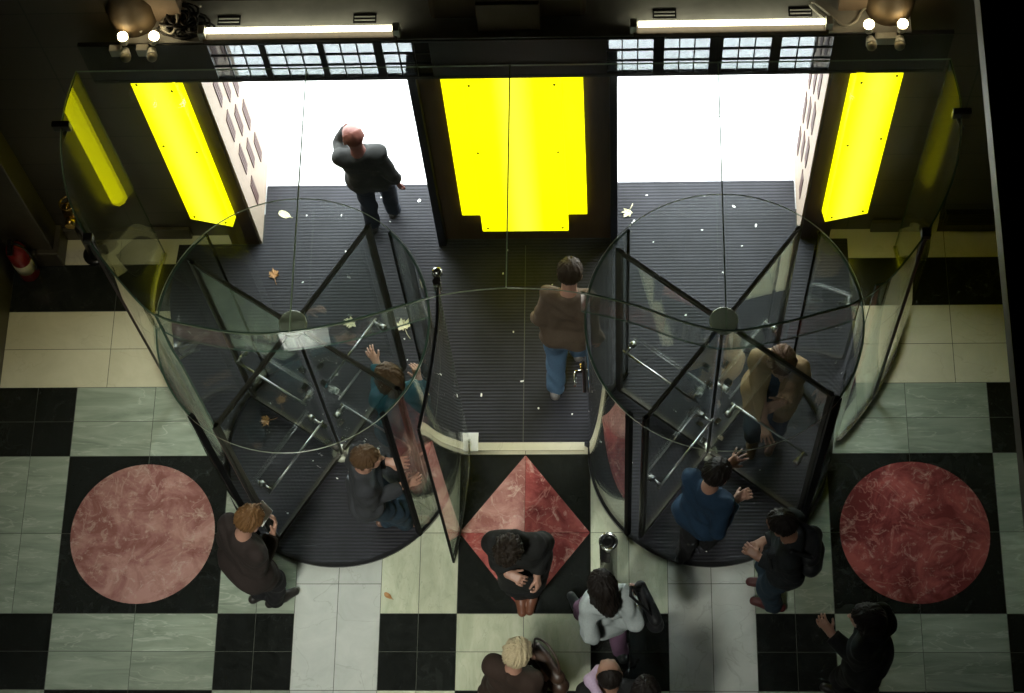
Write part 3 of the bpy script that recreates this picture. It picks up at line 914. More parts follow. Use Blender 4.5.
# ------------------------------------------------------------------ leaves and scraps on the mat
def leaf(label, x, y, size, rz, m, star=True, z=0.014):
    g = MB()
    n = 5 if star else 1
    pts = []
    if star:
        h_ = [(0, 1), (14, .62), (24, .72), (34, .50), (48, .92), (60, .66), (70, .70), (80, .42), (102, .78), (118, .55), (138, .40), (158, .48), (172, .25)]
        for a, q in h_ + [(360 - a, q) for a, q in h_[:0:-1]]:
            a, rr = R(90 + a + random.uniform(-5, 5)), size * q * random.uniform(.85, 1.12)
            pts.append((rr * math.cos(a), rr * math.sin(a)))
    else:
        for k in range(10):
            a = R(36 * k); pts.append((size * .55 * math.cos(a) * random.uniform(.85, 1.1), size * math.sin(a) * random.uniform(.85, 1.1)))
    top = [(px, py, 0.004 + 0.012 * random.random()) for px, py in pts]
    c = (0, 0, 0.004)
    for k in range(len(pts)):
        a, b2 = top[k], top[(k + 1) % len(pts)]
        g.face([c, a, b2]); g.face([(0, 0, 0.0025), (b2[0], b2[1], b2[2] - .0015), (a[0], a[1], a[2] - .0015)])
        g.face([a, (a[0], a[1], a[2] - .0015), (b2[0], b2[1], b2[2] - .0015), b2])
    g.tube([(0, 0, .004), (0, -size * .9, .003), (size * .1, -size * 1.4, .003)], 0.0025, 5)
    o = tag(g.build('fallen_leaf', m), label, 'leaf', 'fallen leaves', 'thing')
    o.location = (x, y, z); o.rotation_euler = (0, 0, rz)


leaf('large pale maple leaf on the mat beside the woman in teal', -0.951, 6.015 - 0.0, 0.085, .4, M['leaf_pale'])
leaf('pale ragged leaf on the mat near the top hub of the left drum', -1.36, 6.05, 0.07, 2.0, M['leaf_pale'])
leaf('pale leaf at the foot of the stone porch wall on the left', -1.94, 6.99, 0.055, 1.1, M['leaf_pale'], False)
leaf('curled brown leaf on the mat just inside the left doorway', -1.985, 6.46, 0.06, .2, M['leaf_brown'])
leaf('pale leaf at the right foot of the yellow pier', 0.783, 6.98, 0.06, 2.6, M['leaf_pale'])
leaf('brown leaf on the mat inside the left drum beside its left glass', -1.965, 5.24, 0.06, 1.8, M['leaf_brown'])
leaf('small brown leaf on the pale marble below the left drum', -0.99, 3.875, 0.035, .9, M['leaf_brown'], False, 0.003)
SCR = 'tiny white scrap of litter on the dark ribbed mat'
proto = None
spots = []
while len(spots) < 58:
    x, y = random.uniform(-1.95, 1.95), random.uniform(4.2, 7.2)
    inside = y > 5.12 or any(math.hypot(x - c[0], y - c[1]) < 0.84 for c in DC)
    if inside and all(math.hypot(x - c[0], y - c[1]) > 0.1 for c in DC) and not (abs(x) < .7 and y > 6.7):
        spots.append((x, y))
for i, (x, y) in enumerate(spots):
    if proto is None:
        g = MB(); g.prism([(-.011, -.006), (.009, -.008), (.012, .004), (.002, .009), (-.010, .006)], 0, 0.002)
        o = proto = tag(g.build('paper_scrap', M['paper']), SCR, 'litter', 'scraps of litter on the mat', 'thing')
    else:
        o = proto.copy(); COL.objects.link(o)
    o.location = (x, y, 0.0145)
    k = random.choice([.55, .6, .7, .8, 1.3])
    o.scale = (k, k * random.uniform(.6, 1.2), 1)
    o.rotation_euler = (0, 0, random.uniform(0, 6.28))

# ------------------------------------------------------------------ people: bodies and clothes grown as one surface each
def V3(*a):
    return np.array(a, dtype=np.float64)


def nrm(v):
    v = np.asarray(v, float)
    return v / (np.linalg.norm(v) + 1e-9)


class Shape:
    """a smooth union of round limbs and ellipsoids, cut by planes; turned into a mesh by surface nets"""

    def __init__(self, k=0.03):
        self.p, self.k = [], k
        self.cuts = []       # functions giving a distance that is kept where negative
        self.noise = None

    def limb(self, a, b, ra, rb, k=None):
        self.p.append(('c', V3(*a), V3(*b), ra, rb, self.k if k is None else k))

    def ell(self, c, r, M=None, k=None):
        self.p.append(('e', V3(*c), V3(*r), np.eye(3) if M is None else M, None, self.k if k is None else k))

    def bounds(self):
        lo, hi = [], []
        for q in self.p:
            if q[0] == 'c':
                rr = max(q[3], q[4])
                lo.append(np.minimum(q[1], q[2]) - rr); hi.append(np.maximum(q[1], q[2]) + rr)
            else:
                rr = max(q[2]); lo.append(q[1] - rr); hi.append(q[1] + rr)
        return np.min(lo, 0) - 0.04, np.max(hi, 0) + 0.04

    def dist(self, X):
        d = None
        for q in self.p:
            if q[0] == 'c':
                a, b, ra, rb = q[1], q[2], q[3], q[4]
                ba = b - a
                pa = X - a
                t = np.clip((pa @ ba) / max(ba @ ba, 1e-9), 0, 1)
                e = np.linalg.norm(pa - t[:, None] * ba, axis=1) - (ra + (rb - ra) * t)
            else:
                y = (X - q[1]) @ q[3]
                k0 = np.linalg.norm(y / q[2], axis=1)
                k1 = np.linalg.norm(y / (q[2] ** 2), axis=1) + 1e-9
                e = np.where(k0 < 1e-4, -min(q[2]), k0 * (k0 - 1) / k1)
            if d is None:
                d = e
            else:
                k = max(q[5], 1e-4)
                h = np.clip(0.5 + 0.5 * (d - e) / k, 0, 1)
                d = d * (1 - h) + e * h - k * h * (1 - h)
        if self.noise is not None:
            d = d + self.noise(X)
        for c in self.cuts:
            d = np.maximum(d, c(X))
        return d

    def mesh(self, h):
        lo, hi = self.bounds()
        B = 8
        nb = np.ceil((hi - lo) / (h * B)).astype(int)
        n = nb * B
        cen = np.stack(np.meshgrid(*[np.arange(k) for k in nb], indexing='ij'), -1).reshape(-1, 3)
        cp = lo + (cen * B + (B - 1) / 2) * h
        dc = self.dist(cp)
        keep = np.abs(dc) < h * B * 1.25
        D = np.repeat(np.repeat(np.repeat(dc.reshape(nb), B, 0), B, 1), B, 2).astype(np.float32)
        loc = np.stack(np.meshgrid(*[np.arange(B)] * 3, indexing='ij'), -1).reshape(-1, 3)
        kc = cen[keep]
        idx = (kc[:, None, :] * B + loc[None]).reshape(-1, 3)
        val = np.empty(len(idx))
        for s in range(0, len(idx), 200000):
            val[s:s + 200000] = self.dist(lo + idx[s:s + 200000] * h)
        D[idx[:, 0], idx[:, 1], idx[:, 2]] = val
        return surface_nets(D, lo, h)


def surface_nets(D, lo, h):
    ins = D < 0
    c = np.zeros(tuple(np.array(D.shape) - 1), np.int8)
    for dx in (0, 1):
        for dy in (0, 1):
            for dz in (0, 1):
                c += ins[dx:D.shape[0] - 1 + dx, dy:D.shape[1] - 1 + dy, dz:D.shape[2] - 1 + dz]
    cells = np.argwhere((c > 0) & (c < 8))
    vid = -np.ones(c.shape, np.int64)
    vid[tuple(cells.T)] = np.arange(len(cells))
    P = np.zeros((len(cells), 3)); W = np.zeros(len(cells))
    cor = [(0, 0, 0), (1, 0, 0), (0, 1, 0), (1, 1, 0), (0, 0, 1), (1, 0, 1), (0, 1, 1), (1, 1, 1)]
    val = [D[tuple((cells + np.array(k)).T)] for k in cor]
    for i in range(8):
        for j in range(i + 1, 8):
            if sum(abs(a - b) for a, b in zip(cor[i], cor[j])) == 1:
                a, b = val[i], val[j]
                m = (a < 0) != (b < 0)
                t = np.where(m, a / np.where(m, a - b, 1), 0)
                q = np.array(cor[i]) + t[:, None] * (np.array(cor[j]) - np.array(cor[i]))
                P += np.where(m[:, None], q, 0); W += m
    P = (P / W[:, None] + cells) * h + lo
    F = []
    for ax in range(3):
        o = [0, 0, 0]; o[ax] = 1
        s = tuple(slice(0, D.shape[k] - o[k]) for k in range(3))
        s2 = tuple(slice(o[k], D.shape[k]) for k in range(3))
        e = np.argwhere(ins[s] != ins[s2])
        b1, b2 = [(1, 2), (2, 0), (0, 1)][ax]
        e = e[(e[:, b1] > 0) & (e[:, b2] > 0) & (e[:, b1] < c.shape[b1]) & (e[:, b2] < c.shape[b2]) & (e[:, ax] < c.shape[ax])]
        u = np.zeros(3, int); u[b1] = 1
        v = np.zeros(3, int); v[b2] = 1
        q = np.stack([vid[tuple((e - u - v).T)], vid[tuple((e - v).T)], vid[tuple(e.T)], vid[tuple((e - u).T)]], 1)
        fl = ins[tuple(e.T)]
        q[~fl] = q[~fl][:, ::-1]
        F.append(q)
    F = np.concatenate(F)
    return P, F[(F >= 0).all(1)]


def mesh_object(name, P, F, mats, mi, parent, smooth=True):
    me = bpy.data.meshes.new(name)
    me.vertices.add(len(P)); me.vertices.foreach_set('co', P.astype(np.float32).ravel())
    me.loops.add(F.size); me.loops.foreach_set('vertex_index', F.astype(np.int32).ravel())
    me.polygons.add(len(F))
    me.polygons.foreach_set('loop_start', np.arange(0, F.size, 4, dtype=np.int32))
    me.update(calc_edges=True)
    for m in mats:
        me.materials.append(m)
    if mi is not None:
        me.polygons.foreach_set('material_index', mi.astype(np.int32))
    me.polygons.foreach_set('use_smooth', np.full(len(F), smooth))
    me.validate()
    return link(bpy.data.objects.new(name, me), parent)


def folds(amp, f=1.0, seed=0.0):
    def n(X):
        x, y, z = X[:, 0] * f + seed, X[:, 1] * f + seed * 1.7, X[:, 2] * f
        w = np.sin(17 * x + 5 * z) + np.sin(15 * y - 4 * z)
        return amp * (0.6 * np.sin(34 * z + 2.6 * w) + 0.5 * np.sin(23 * x + 19 * y + 1.8 * np.sin(13 * z)) + 0.35 * np.sin(61 * z + 30 * x - 21 * y + 2 * w))
    return n


def ik(a, b, l1, l2, pole):
    a, b = V3(*a), V3(*b)
    d = b - a
    L = np.linalg.norm(d)
    if L > (l1 + l2) * 0.995:
        b = a + d / L * (l1 + l2) * 0.995
        d = b - a; L = np.linalg.norm(d)
    u = d / L
    x = (l1 * l1 - l2 * l2 + L * L) / (2 * L)
    hgt = math.sqrt(max(l1 * l1 - x * x, 0))
    p = V3(*pole); p = nrm(p - u * (p @ u))
    return a + u * x + p * hgt, b


SKIN = {}


def skin_mat(key, col):
    if key not in SKIN:
        SKIN[key] = plain('skin_' + key, col, 0.5, bump=0.05, scale=120, var=0.08)
    return SKIN[key]


CLOTH = {}


def cloth(key, col, rough=0.85, var=0.18, scale=90):
    if key not in CLOTH:
        CLOTH[key] = plain('cloth_' + key, col, rough, bump=0.25, scale=scale, var=var, spec=0.25)
    return CLOTH[key]


plain('eye_white', (0.6, 0.58, 0.55), 0.3)
plain('eye_dark', (0.02, 0.015, 0.012), 0.2)
plain('lip', (0.33, 0.12, 0.10), 0.5)
plain('nail', (0.55, 0.36, 0.30), 0.4)


def person(label, neck, pelvis, yaw, feet, hands, skin='fair', H=1.74, head=(0, 12), hair=None, top=None, legs=None, shoes=(0.02, 0.018, 0.016), chest_yaw=None, shirt=None, female=False):
    """neck, pelvis: (x, y) in the hall; yaw: facing, degrees counter-clockwise from +Y.
    feet: two (x, y, z, yaw); hands: two dicts of wrist position, finger direction, palm normal, curl - left first."""
    k = H / 1.75 * .96
    ori = V3((feet[0][0] + feet[1][0]) / 2, (feet[0][1] + feet[1][1]) / 2, 0.0)
    t = thing('person', label, 'person', tuple(ori))
    gz = 0.013 if any((abs(f[0]) < 2.05 and f[1] > 5.1) or min(math.hypot(f[0] - c[0], f[1] - c[1]) for c in DC) < 0.87 for f in feet) else 0.002

    def rotz(a):
        return nrm([-math.sin(R(a)), math.cos(R(a)), 0]), nrm([math.cos(R(a)), math.sin(R(a)), 0])
    fw, rt = rotz(yaw)
    cf, cr = rotz(yaw if chest_yaw is None else chest_yaw)
    hf = hair or {}
    # legs decide the height of the pelvis
    l1, l2 = 0.43 * k, 0.42 * k
    ank = [V3(f[0], f[1], f[2] + 0.085 * k + gz) - ori for f in feet]
    pz = 0.94 * k
    pxy = V3(pelvis[0], pelvis[1], 0) - ori
    for s, an in zip((-1, 1), ank):
        hx = pxy + rt * s * 0.09 * k
        dxy = np.linalg.norm((hx - an)[:2])
        reach = (l1 + l2) * 0.985
        pz = min(pz, an[2] + math.sqrt(max(reach ** 2 - dxy ** 2, 0.04)) + 0.02)
    PEL = V3(pxy[0], pxy[1], pz)
    nxy = V3(neck[0], neck[1], 0) - ori
    dxy = np.linalg.norm((nxy - pxy)[:2])
    Ltor = 0.55 * k
    NECK = V3(nxy[0], nxy[1], pz + math.sqrt(max(Ltor ** 2 - dxy ** 2, 0.01)))
    up = nrm(NECK - PEL)
    cr = nrm(cr - up * (cr @ up)); cf = np.cross(up, cr)
    T = lambda x, y, z: PEL + cr * x * k + cf * y * k + up * z * k      # torso frame
    sw = 0.130 if female else 0.145
    SH = [T(-sw, 0.0, 0.50), T(sw, 0.0, 0.50)]
    HIP = [PEL + rt * s * 0.09 * k + V3(0, 0, -0.02) for s in (-1, 1)]
    knees, ankles = [], []
    for hp, an, f in zip(HIP, ank, feet):
        fa, _ = rotz(f[3])
        kn, an2 = ik(hp, an, l1, l2, fa + fw * 0.6 + V3(0, 0, 0.1))
        knees.append(kn); ankles.append(an2)
    elbows, wrists = [], []
    for s, sh, hd in zip((-1, 1), SH, hands):
        w_ = V3(*hd['p']) - ori
        pole = hd.get('pole')
        pole = (cr * s * 0.16 - cf * 0.5 + V3(0, 0, -0.9)) if pole is None else V3(*pole)
        el, wr = ik(sh, w_, 0.285 * k, 0.255 * k, pole)
        elbows.append(el); wrists.append(wr)
    # head frame
    ha, hp_ = yaw + head[0], head[1]
    f0, r0_ = rotz(ha)
    hfw = nrm(f0 * math.cos(R(hp_)) - V3(0, 0, 1) * math.sin(R(hp_)))
    hup = np.cross(r0_, hfw)
    roll = head[2] if len(head) > 2 else 0
    hr = nrm(r0_ * math.cos(R(roll)) + hup * math.sin(R(roll)))
    hup = np.cross(hr, hfw)
    HC = NECK + up * 0.02 * k + hup * 0.155 * k + hfw * 0.03 * k
    kh = k * 1.02
    HD = lambda x, y, z: HC + (hr * x + hfw * y + hup * z) * kh
    HM = np.stack([hr, hfw, hup], 1)

    # ---------------- the body, one surface
    b = Shape(0.035 * k)
    tw = 0.88 if female else 1.0

    def torso(S, g, low=-0.06):
        S.limb(T(-sw + .05, 0, .475), T(sw - .05, 0, .475), (.056 + g) * k, (.056 + g) * k)
        S.limb(T(-.078 * tw, .012, .36), T(.078 * tw, .012, .36), (.094 * tw + g) * k, (.094 * tw + g) * k, .05 * k)
        if female:
            S.limb(T(-.075, .07, .31), T(.075, .07, .31), (.065 + g) * k, (.065 + g) * k, .05 * k)
        S.limb(T(-.062, .005, .20), T(.062, .005, .20), (.09 * tw + g) * k, (.09 * tw + g) * k, .06 * k)
        S.limb(T(-.08, 0, .04), T(.08, 0, .04), (.105 + g) * k, (.105 + g) * k, .06 * k)
        S.limb(T(-.075, -.02, -.05), T(.075, -.02, -.05), (.10 + g) * k, (.10 + g) * k, .05 * k)
    torso(b, 0.0)
    b.limb(T(0, -.01, .47), T(0, .0, .55), .062 * k, .054 * k)
    b.limb(NECK - up * .03, HD(0, -.02, -.05), .054 * k, .056 * k)
    b.ell(HD(0, -.012, .03), V3(.075, .094, .088) * kh, HM)
    b.limb(HD(0, .018, -.005), HD(0, .052, -.082), .066 * kh, .036 * kh)
    b.limb(HD(-.03, .05, -.02), HD(.03, .05, -.02), .036 * kh, .036 * kh, .02)
    b.limb(HD(-.035, .078, .022), HD(.035, .078, .022), .014 * kh, .014 * kh, .015)
    b.limb(HD(0, .090, .012), HD(0, .112, -.026), .009 * kh, .0135 * kh, .012)
    b.limb(HD(-.012, .096, -.03), HD(.012, .096, -.03), .009 * kh, .009 * kh, .008)
    b.limb(HD(-.018, .082, -.055), HD(.018, .082, -.055), .0085 * kh, .0085 * kh, .008)
    b.ell(HD(0, .076, -.092), V3(.02, .018, .016) * kh, HM, .02)
    for s in (-1, 1):
        b.ell(HD(s * .078, -.012, -.005), V3(.011, .021, .033) * kh, HM, .006)
        b.ell(HD(s * .031, .083, .002), V3(.013, .010, .010) * kh, HM, .004)
    for s, sh, el, wr in zip((-1, 1), SH, elbows, wrists):
        mid = el * .35 + wr * .65
        b.limb(sh, el, .052 * k, .040 * k)
        b.limb(el, mid, .041 * k, .033 * k)
        b.limb(mid, wr, .033 * k, .025 * k)
    for hp, kn, an, f in zip(HIP, knees, ankles, feet):
        fa, _ = rotz(f[3])
        b.limb(hp, kn, .088 * k, .055 * k)
        cf_ = kn * .65 + an * .35 - fa * .008
        b.limb(kn, cf_, .050 * k, .047 * k)
        b.limb(cf_, an, .047 * k, .034 * k)
        b.limb(an, an + fa * .13 * k - V3(0, 0, .045 * k), .034 * k, .026 * k)
    nail_pts = []
    for s, hd, el, wr in zip((-1, 1), hands, elbows, wrists):
        f_ = nrm(hd['f']) if 'f' in hd else nrm(wr - el)
        n_ = V3(*hd.get('n', (0, 0, -1)))
        n_ = nrm(n_ - f_ * (n_ @ f_))
        th = np.cross(f_, n_) if s > 0 else np.cross(n_, f_)
        cu, sp = hd.get('curl', .5), hd.get('spread', .12)
        kk = k * (.94 if female else 1.0)
        for o, ln in ((.027, .088), (.006, .092), (-.016, .086)):
            b.limb(wr + th * o * .7 * kk, wr + f_ * ln * kk + th * o * 1.05 * kk, .017 * kk, .0135 * kk, .012)
        for o, ln, a0 in ((.031, .070, .8), (.011, .079, .3), (-.010, .073, -.3), (-.030, .057, -.9)):
            p = wr + f_ * .086 * kk + th * o * kk
            d = nrm(f_ + th * a0 * sp)
            for q, (fr, rr) in enumerate(((.44, .0092), (.31, .0086), (.25, .0078))):
                a = cu * (0.55, 0.85, 0.6)[q]
                d = nrm(d * math.cos(a) + n_ * math.sin(a)) if q == 0 else nrm(d * math.cos(a) + nrm(np.cross(np.cross(d, n_), d)) * math.sin(a))
                e2 = p + d * ln * fr * kk * 1.05
                b.limb(p, e2, rr * kk, rr * .94 * kk, .004)
                p = e2
            nail_pts.append(p - n_ * .005)
        p = wr + f_ * .028 * kk + th * .024 * kk
        d = nrm(f_ * .75 + th * .75 + n_ * (.15 + .5 * cu))
        p2 = p + d * .042 * kk
        b.limb(p, p2, .0145 * kk, .0105 * kk, .010)
        d2 = nrm(d + f_ * .5 + n_ * .4 * cu)
        p3 = p2 + d2 * .034 * kk
        b.limb(p2, p3, .0105 * kk, .0085 * kk, .004)
        nail_pts.append(p3)
    P, F = b.mesh(0.0068)
    cen = P[F].mean(1)
    mi = np.zeros(len(F), int)
    loc = ((cen - HC) @ HM) / kh
    for s in (-1, 1):
        de = np.linalg.norm((loc - V3(s * .031, .092, .002)) / V3(1.15, 1.6, .75), axis=1)
        mi[de < .012] = 1
        mi[np.linalg.norm(loc - V3(s * .031, .094, .002), axis=1) < .0062] = 2
    mi[np.linalg.norm((loc - V3(0, .091, -.055)) / V3(1.0, 1, .42), axis=1) < .022] = 3
    for q in nail_pts:
        mi[np.linalg.norm(cen - q, axis=1) < .006] = 4
    body = mesh_object('body', P, F, [SKIN[skin], M['eye_white'], M['eye_dark'], M['lip'], M['nail']], mi, t)

    # ---------------- clothes
    lg = legs or {}
    g = lg.get('g', .014)
    S = Shape(.04 * k)
    S.limb(T(-.078, 0, .05), T(.078, 0, .05), .108 * k, .108 * k)
    S.limb(T(-.074, -.02, -.05), T(.074, -.02, -.05), .105 * k, .105 * k)
    for hp, kn, an, f in zip(HIP, knees, ankles, feet):
        fa, _ = rotz(f[3])
        S.limb(hp, kn, (.090 + g * .6) * k, (.062 + g) * k)
        S.limb(kn, an - V3(0, 0, .03), (.062 + g) * k, (.05 + g) * k)
    S.noise = folds(.0075, 1.0, len(label) * .37)
    S.cuts.append(lambda X: (X - T(0, 0, .13)) @ up)
    for an, kn in zip(ankles, knees):
        d = nrm(an - kn)
        S.cuts.append(lambda X, an=an, d=d: np.where(np.linalg.norm(X - an, axis=1) < .16, (X - an - d * .028) @ d, -1.0))
    P, F = S.mesh(0.0085)
    mesh_object('trousers', P, F, [cloth(*lg['c'])], None, t)

    if top:
        g = top.get('g', .022) * .72
        hem = top.get('hem', -.08)        # below the pelvis point, in torso lengths
        S = Shape(.035 * k)
        torso(S, g)
        if hem < -.10:
            for hp, kn in zip(HIP, knees):
                e = hp + (kn - hp) * min(1.0, (-hem - .02) / .40)
                S.limb(hp, e, (.098 + g) * k, (.088 + g) * k, .09 * k)
            a_, b_ = HIP[0] * .5 + HIP[1] * .5, (HIP[0] + HIP[1] + knees[0] + knees[1]) / 4
            S.limb(a_, b_, .10 * k, .10 * k, .09 * k)
        for s, sh, el, wr in zip((-1, 1), SH, elbows, wrists):
            S.limb(T(s * (sw - .06), -.005, .485), sh, (.056 + g) * k, (.052 + g) * k)
            S.limb(sh, el, (.050 + g) * k, (.044 + g) * k)
            cu = el + (wr - el) * top.get('sleeve', .93)
            S.limb(el, cu, (.043 + g) * k, (.033 + g) * k, .02 * k)
        S.limb(T(0, -.018, .43), T(0, -.014, .515), (.066 + g) * k, (.062 + g) * k)
        S.limb(T(-.068, -.012, .03), T(.068, -.012, .03), (.112 + g) * k, (.112 + g) * k)
        # collar
        cz = top.get('collar', .53)
        for a in range(0, 360, 30):
            p = lambda a: T(.066 * math.sin(R(a)), .060 * math.cos(R(a)) + .0, cz - .012 * math.cos(R(a)))
            S.limb(p(a), p(a + 30), .021 * k, .021 * k, .015 * k)
        S.noise = folds(top.get('fold', .0078), top.get('ff', 1.0), len(label) * .53)
        hz = (PEL + up * hem * k)
        S.cuts.append(lambda X: np.where(np.abs((X - PEL) @ cr) < .30, (hz - X) @ nrm(up * .6 + V3(0, 0, .4)), -1.0) if hem > -.2 else hz[2] - X[:, 2])
        for el, wr in zip(elbows, wrists):
            d = nrm(wr - el); c_ = el + (wr - el) * (top.get('sleeve', .93) + .02)
            S.cuts.append(lambda X, c_=c_, d=d: np.where(np.linalg.norm(X - c_, axis=1) < .10, (X - c_) @ d, -1.0))
        # room for neck
        S.cuts.append(lambda X: -(np.linalg.norm((X - T(0, .012, .57)) - np.outer((X - T(0, .012, .57)) @ up, up), axis=1) - .054 * k) * np.where((X - T(0, 0, .53)) @ up > 0, 1, -0) - np.where((X - T(0, 0, .53)) @ up > 0, 0, 1.0))
        if top.get('open'):
            ow = top['open']
            def cut(X, ow=ow):
                y = (X - PEL) @ cf; x = (X - PEL) @ cr; z = (X - PEL) @ up
                return -np.maximum(np.abs(x) - ow * k * (0.6 + .5 * np.clip(.5 - z, 0, 1)), .02 - y)
            S.cuts.append(cut)
        P, F = S.mesh(0.0085)
        mesh_object(top.get('name', 'jacket'), P, F, [cloth(*top['c'])], None, t)
    if shirt:
        S = Shape(.035 * k)
        torso(S, .009)
        for a in range(0, 360, 45):
            p = lambda a: T(.056 * math.sin(R(a)), .054 * math.cos(R(a)), .545 - .012 * math.cos(R(a)))
            S.limb(p(a), p(a + 45), .014 * k, .014 * k, .012 * k)
        S.noise = folds(.004, 1.2)
        S.cuts.append(lambda X: (T(0, 0, -.06) - X) @ up)
        P, F = S.mesh(0.0095)
        mesh_object('shirt', P, F, [cloth(*shirt)], None, t)
    # shoes
    for an, kn, f in zip(ankles, knees, feet):
        fa, ra = rotz(f[3])
        pitch = f[4] if len(f) > 4 else 0.0
        dv = nrm(fa * math.cos(R(pitch)) + V3(0, 0, 1) * math.sin(R(pitch)))
        un = np.cross(ra, dv)
        so = an - un * .072 * k
        S = Shape(.025 * k)
        S.limb(so - dv * .055 * k + un * .036, so + dv * .06 * k + un * .036, .037 * k, .040 * k)
        S.limb(so + dv * .06 * k + un * .03, so + dv * .155 * k + un * .024, .043 * k, .034 * k)
        S.limb(an - un * .03, an + nrm(kn - an) * .03, .043 * k, .042 * k)
        S.cuts.append(lambda X, so=so, un=un: (so - X) @ un)
        P, F = S.mesh(0.007)
        mesh_object('shoe', P, F, [cloth('shoe%d' % int(sum(shoes) * 1000), shoes, .4)], None, t)
    # hair
    if hair:
        S = Shape(.02)
        st = hair['style']
        th = hair.get('t', .014)
        S.ell(HD(0, -.016, .034), V3(.078 + th, .094 + th, .087 + th) * kh, HM)
        low = -.045
        if st == 'curly':
            rs = np.random.RandomState(3)
            for q in range(90):
                v = nrm(rs.normal(size=3)); v[2] = abs(v[2]) * 1.2 - .25
                v = nrm(v)
                S.ell(HD(*(V3(0, -.016, .034) + v * V3(.080, .096, .092) * 1.07)), V3(1, 1, 1) * rs.uniform(.012, .022) * kh, HM, .008)
        elif st == 'long':
            low = -.30
            S.limb(HD(0, -.055, .02), HD(0, -.085, -.14) , .085 * kh, .075 * kh, .04)
            S.limb(HD(-.05, -.03, 0), HD(-.065, -.02, -.15), .05 * kh, .04 * kh, .03)
            S.limb(HD(.05, -.03, 0), HD(.065, -.02, -.15), .05 * kh, .04 * kh, .03)
            S.limb(HD(0, -.085, -.14), HD(0, -.09, -.24), .07 * kh, .045 * kh, .04)
        elif st == 'bob':
            low = -.13
            S.limb(HD(0, -.05, .02), HD(0, -.06, -.09), .088 * kh, .075 * kh, .04)
            S.limb(HD(-.05, -.01, 0), HD(-.06, .0, -.09), .045 * kh, .04 * kh, .03)
            S.limb(HD(.05, -.01, 0), HD(.06, .0, -.09), .045 * kh, .04 * kh, .03)
        amp = hair.get('amp', .0035)

        def hn(X):
            q = ((X - HC) @ HM) / kh
            a = np.arctan2(q[:, 0], q[:, 1] + .02)
            return amp * (np.sin(a * 23 + 40 * q[:, 2] + 3 * np.sin(a * 5)) + .7 * np.sin(a * 41 - 60 * q[:, 2]) + .6 * np.sin(110 * q[:, 0] + 80 * q[:, 1]))
        S.noise = hn
        fy, fz = hair.get('fy', .040), hair.get('fz', .066)

        def hc(X):
            q = ((X - HC) @ HM) / kh
            face = np.maximum(fy - .25 * np.clip(-q[:, 2], 0, .2) - q[:, 1], q[:, 2] - fz)
            d = np.maximum(-face, low - q[:, 2])
            ear = np.maximum(np.maximum(np.abs(q[:, 1] - .0) - .03, q[:, 2] - .028), -.06 - q[:, 2])
            if st in ('short', 'curly', 'crop'):
                ear = np.maximum(ear, .06 - np.abs(q[:, 0]))
                d = np.maximum(d, -ear)
            if st == 'bald':
                d = np.maximum(d, -np.maximum(-.02 - q[:, 2], np.linalg.norm(q[:, :2] - V3(0, .02), axis=1) - .078))
            return d * kh
        S.cuts.append(hc)
        P, F = S.mesh(0.0062)
        hm = 'hair_' + hair['n']
        if hm not in MATS:
            plain(hm, tuple(c * .8 for c in hair['c']), 0.62, spec=.2, bump=0.5, scale=60, var=0.45, stretch=(3, 3, .6))
        mesh_object('hair', P, F, [M[hm]], None, t)
    return t, dict(T=lambda x, y, z: tuple(T(x, y, z) + ori), wr=[tuple(w + ori) for w in wrists], el=[tuple(e + ori) for e in elbows], SH=[tuple(q + ori) for q in SH], cr=cr, cf=cf, up=up, HD=lambda x, y, z: tuple(HD(x, y, z) + ori), pz=pz)


skin_mat('fair', (0.38, 0.205, 0.145)); skin_mat('pink', (0.22, 0.085, 0.068)); skin_mat('tan', (0.32, 0.17, 0.115)); skin_mat('deep', (0.20, 0.10, 0.065))


def soft_object(name, prims, mat, parent=None, k=.02, h=.008, noise=None, cuts=()):
    """a bag, strap or other soft thing grown the same way; prims in world coordinates"""
    S = Shape(k)
    for q in prims:
        if q[0] == 'l': S.limb(*q[1:])
        else: S.ell(*q[1:])
    S.noise = noise
    S.cuts += list(cuts)
    P, F = S.mesh(h)
    return mesh_object(name, P, F, [mat], None, parent)


DOWN = lambda x, y, z, c=.55, **a: dict(p=(x, y, z), f=(0, 0, -1), n=a.pop('n', (0.3, 0.2, 0)), curl=c, **a)

# man on the pavement side, back to the hall, phone at his ear
person('bald man in a dark jacket at the left doorway, hand to his ear', (-1.17, 6.80), (-1.15, 6.885), 8,
       [(-1.22, 6.87, 0, 10), (-1.07, 7.00, 0, 5)],
       [dict(p=(-1.275, 6.97, 1.37), f=(0.1, -.35, 1), n=(1, 0, .1), curl=.6, pole=(-.3, .5, -1)), DOWN(-0.95, 6.85, .84)],
       'pink', 1.66, (18, 14), dict(style='bald', n='ginger', c=(.20, .07, .05), t=.004, amp=.001),
       dict(c=('charcoal', (.035, .036, .034)), hem=-.08, g=.02), dict(c=('navy', (.018, .022, .032))))

# man in jeans walking through the middle passage
person('man in a brown jacket and blue jeans walking through the middle passage', (0.355, 5.63), (0.325, 5.585), -6,
       [(0.225, 5.46, 0.02, -2, -14), (0.40, 5.78, 0, -6)],
       [dict(p=(0.10, 5.68, .90), f=(0, .3, -1), n=(1, 0, 0), curl=.6), dict(p=(0.56, 5.52, .92), f=(0, .1, -1), n=(-1, 0, 0), curl=.6)],
       'fair', 1.76, (0, 24), dict(style='short', n='dark_brown', c=(.045, .028, .016), t=.012),
       dict(c=('brown', (.10, .072, .05)), hem=-.07, g=.019), dict(c=('jeans', (.07, .125, .20)), g=.02), shoes=(.16, .15, .14))

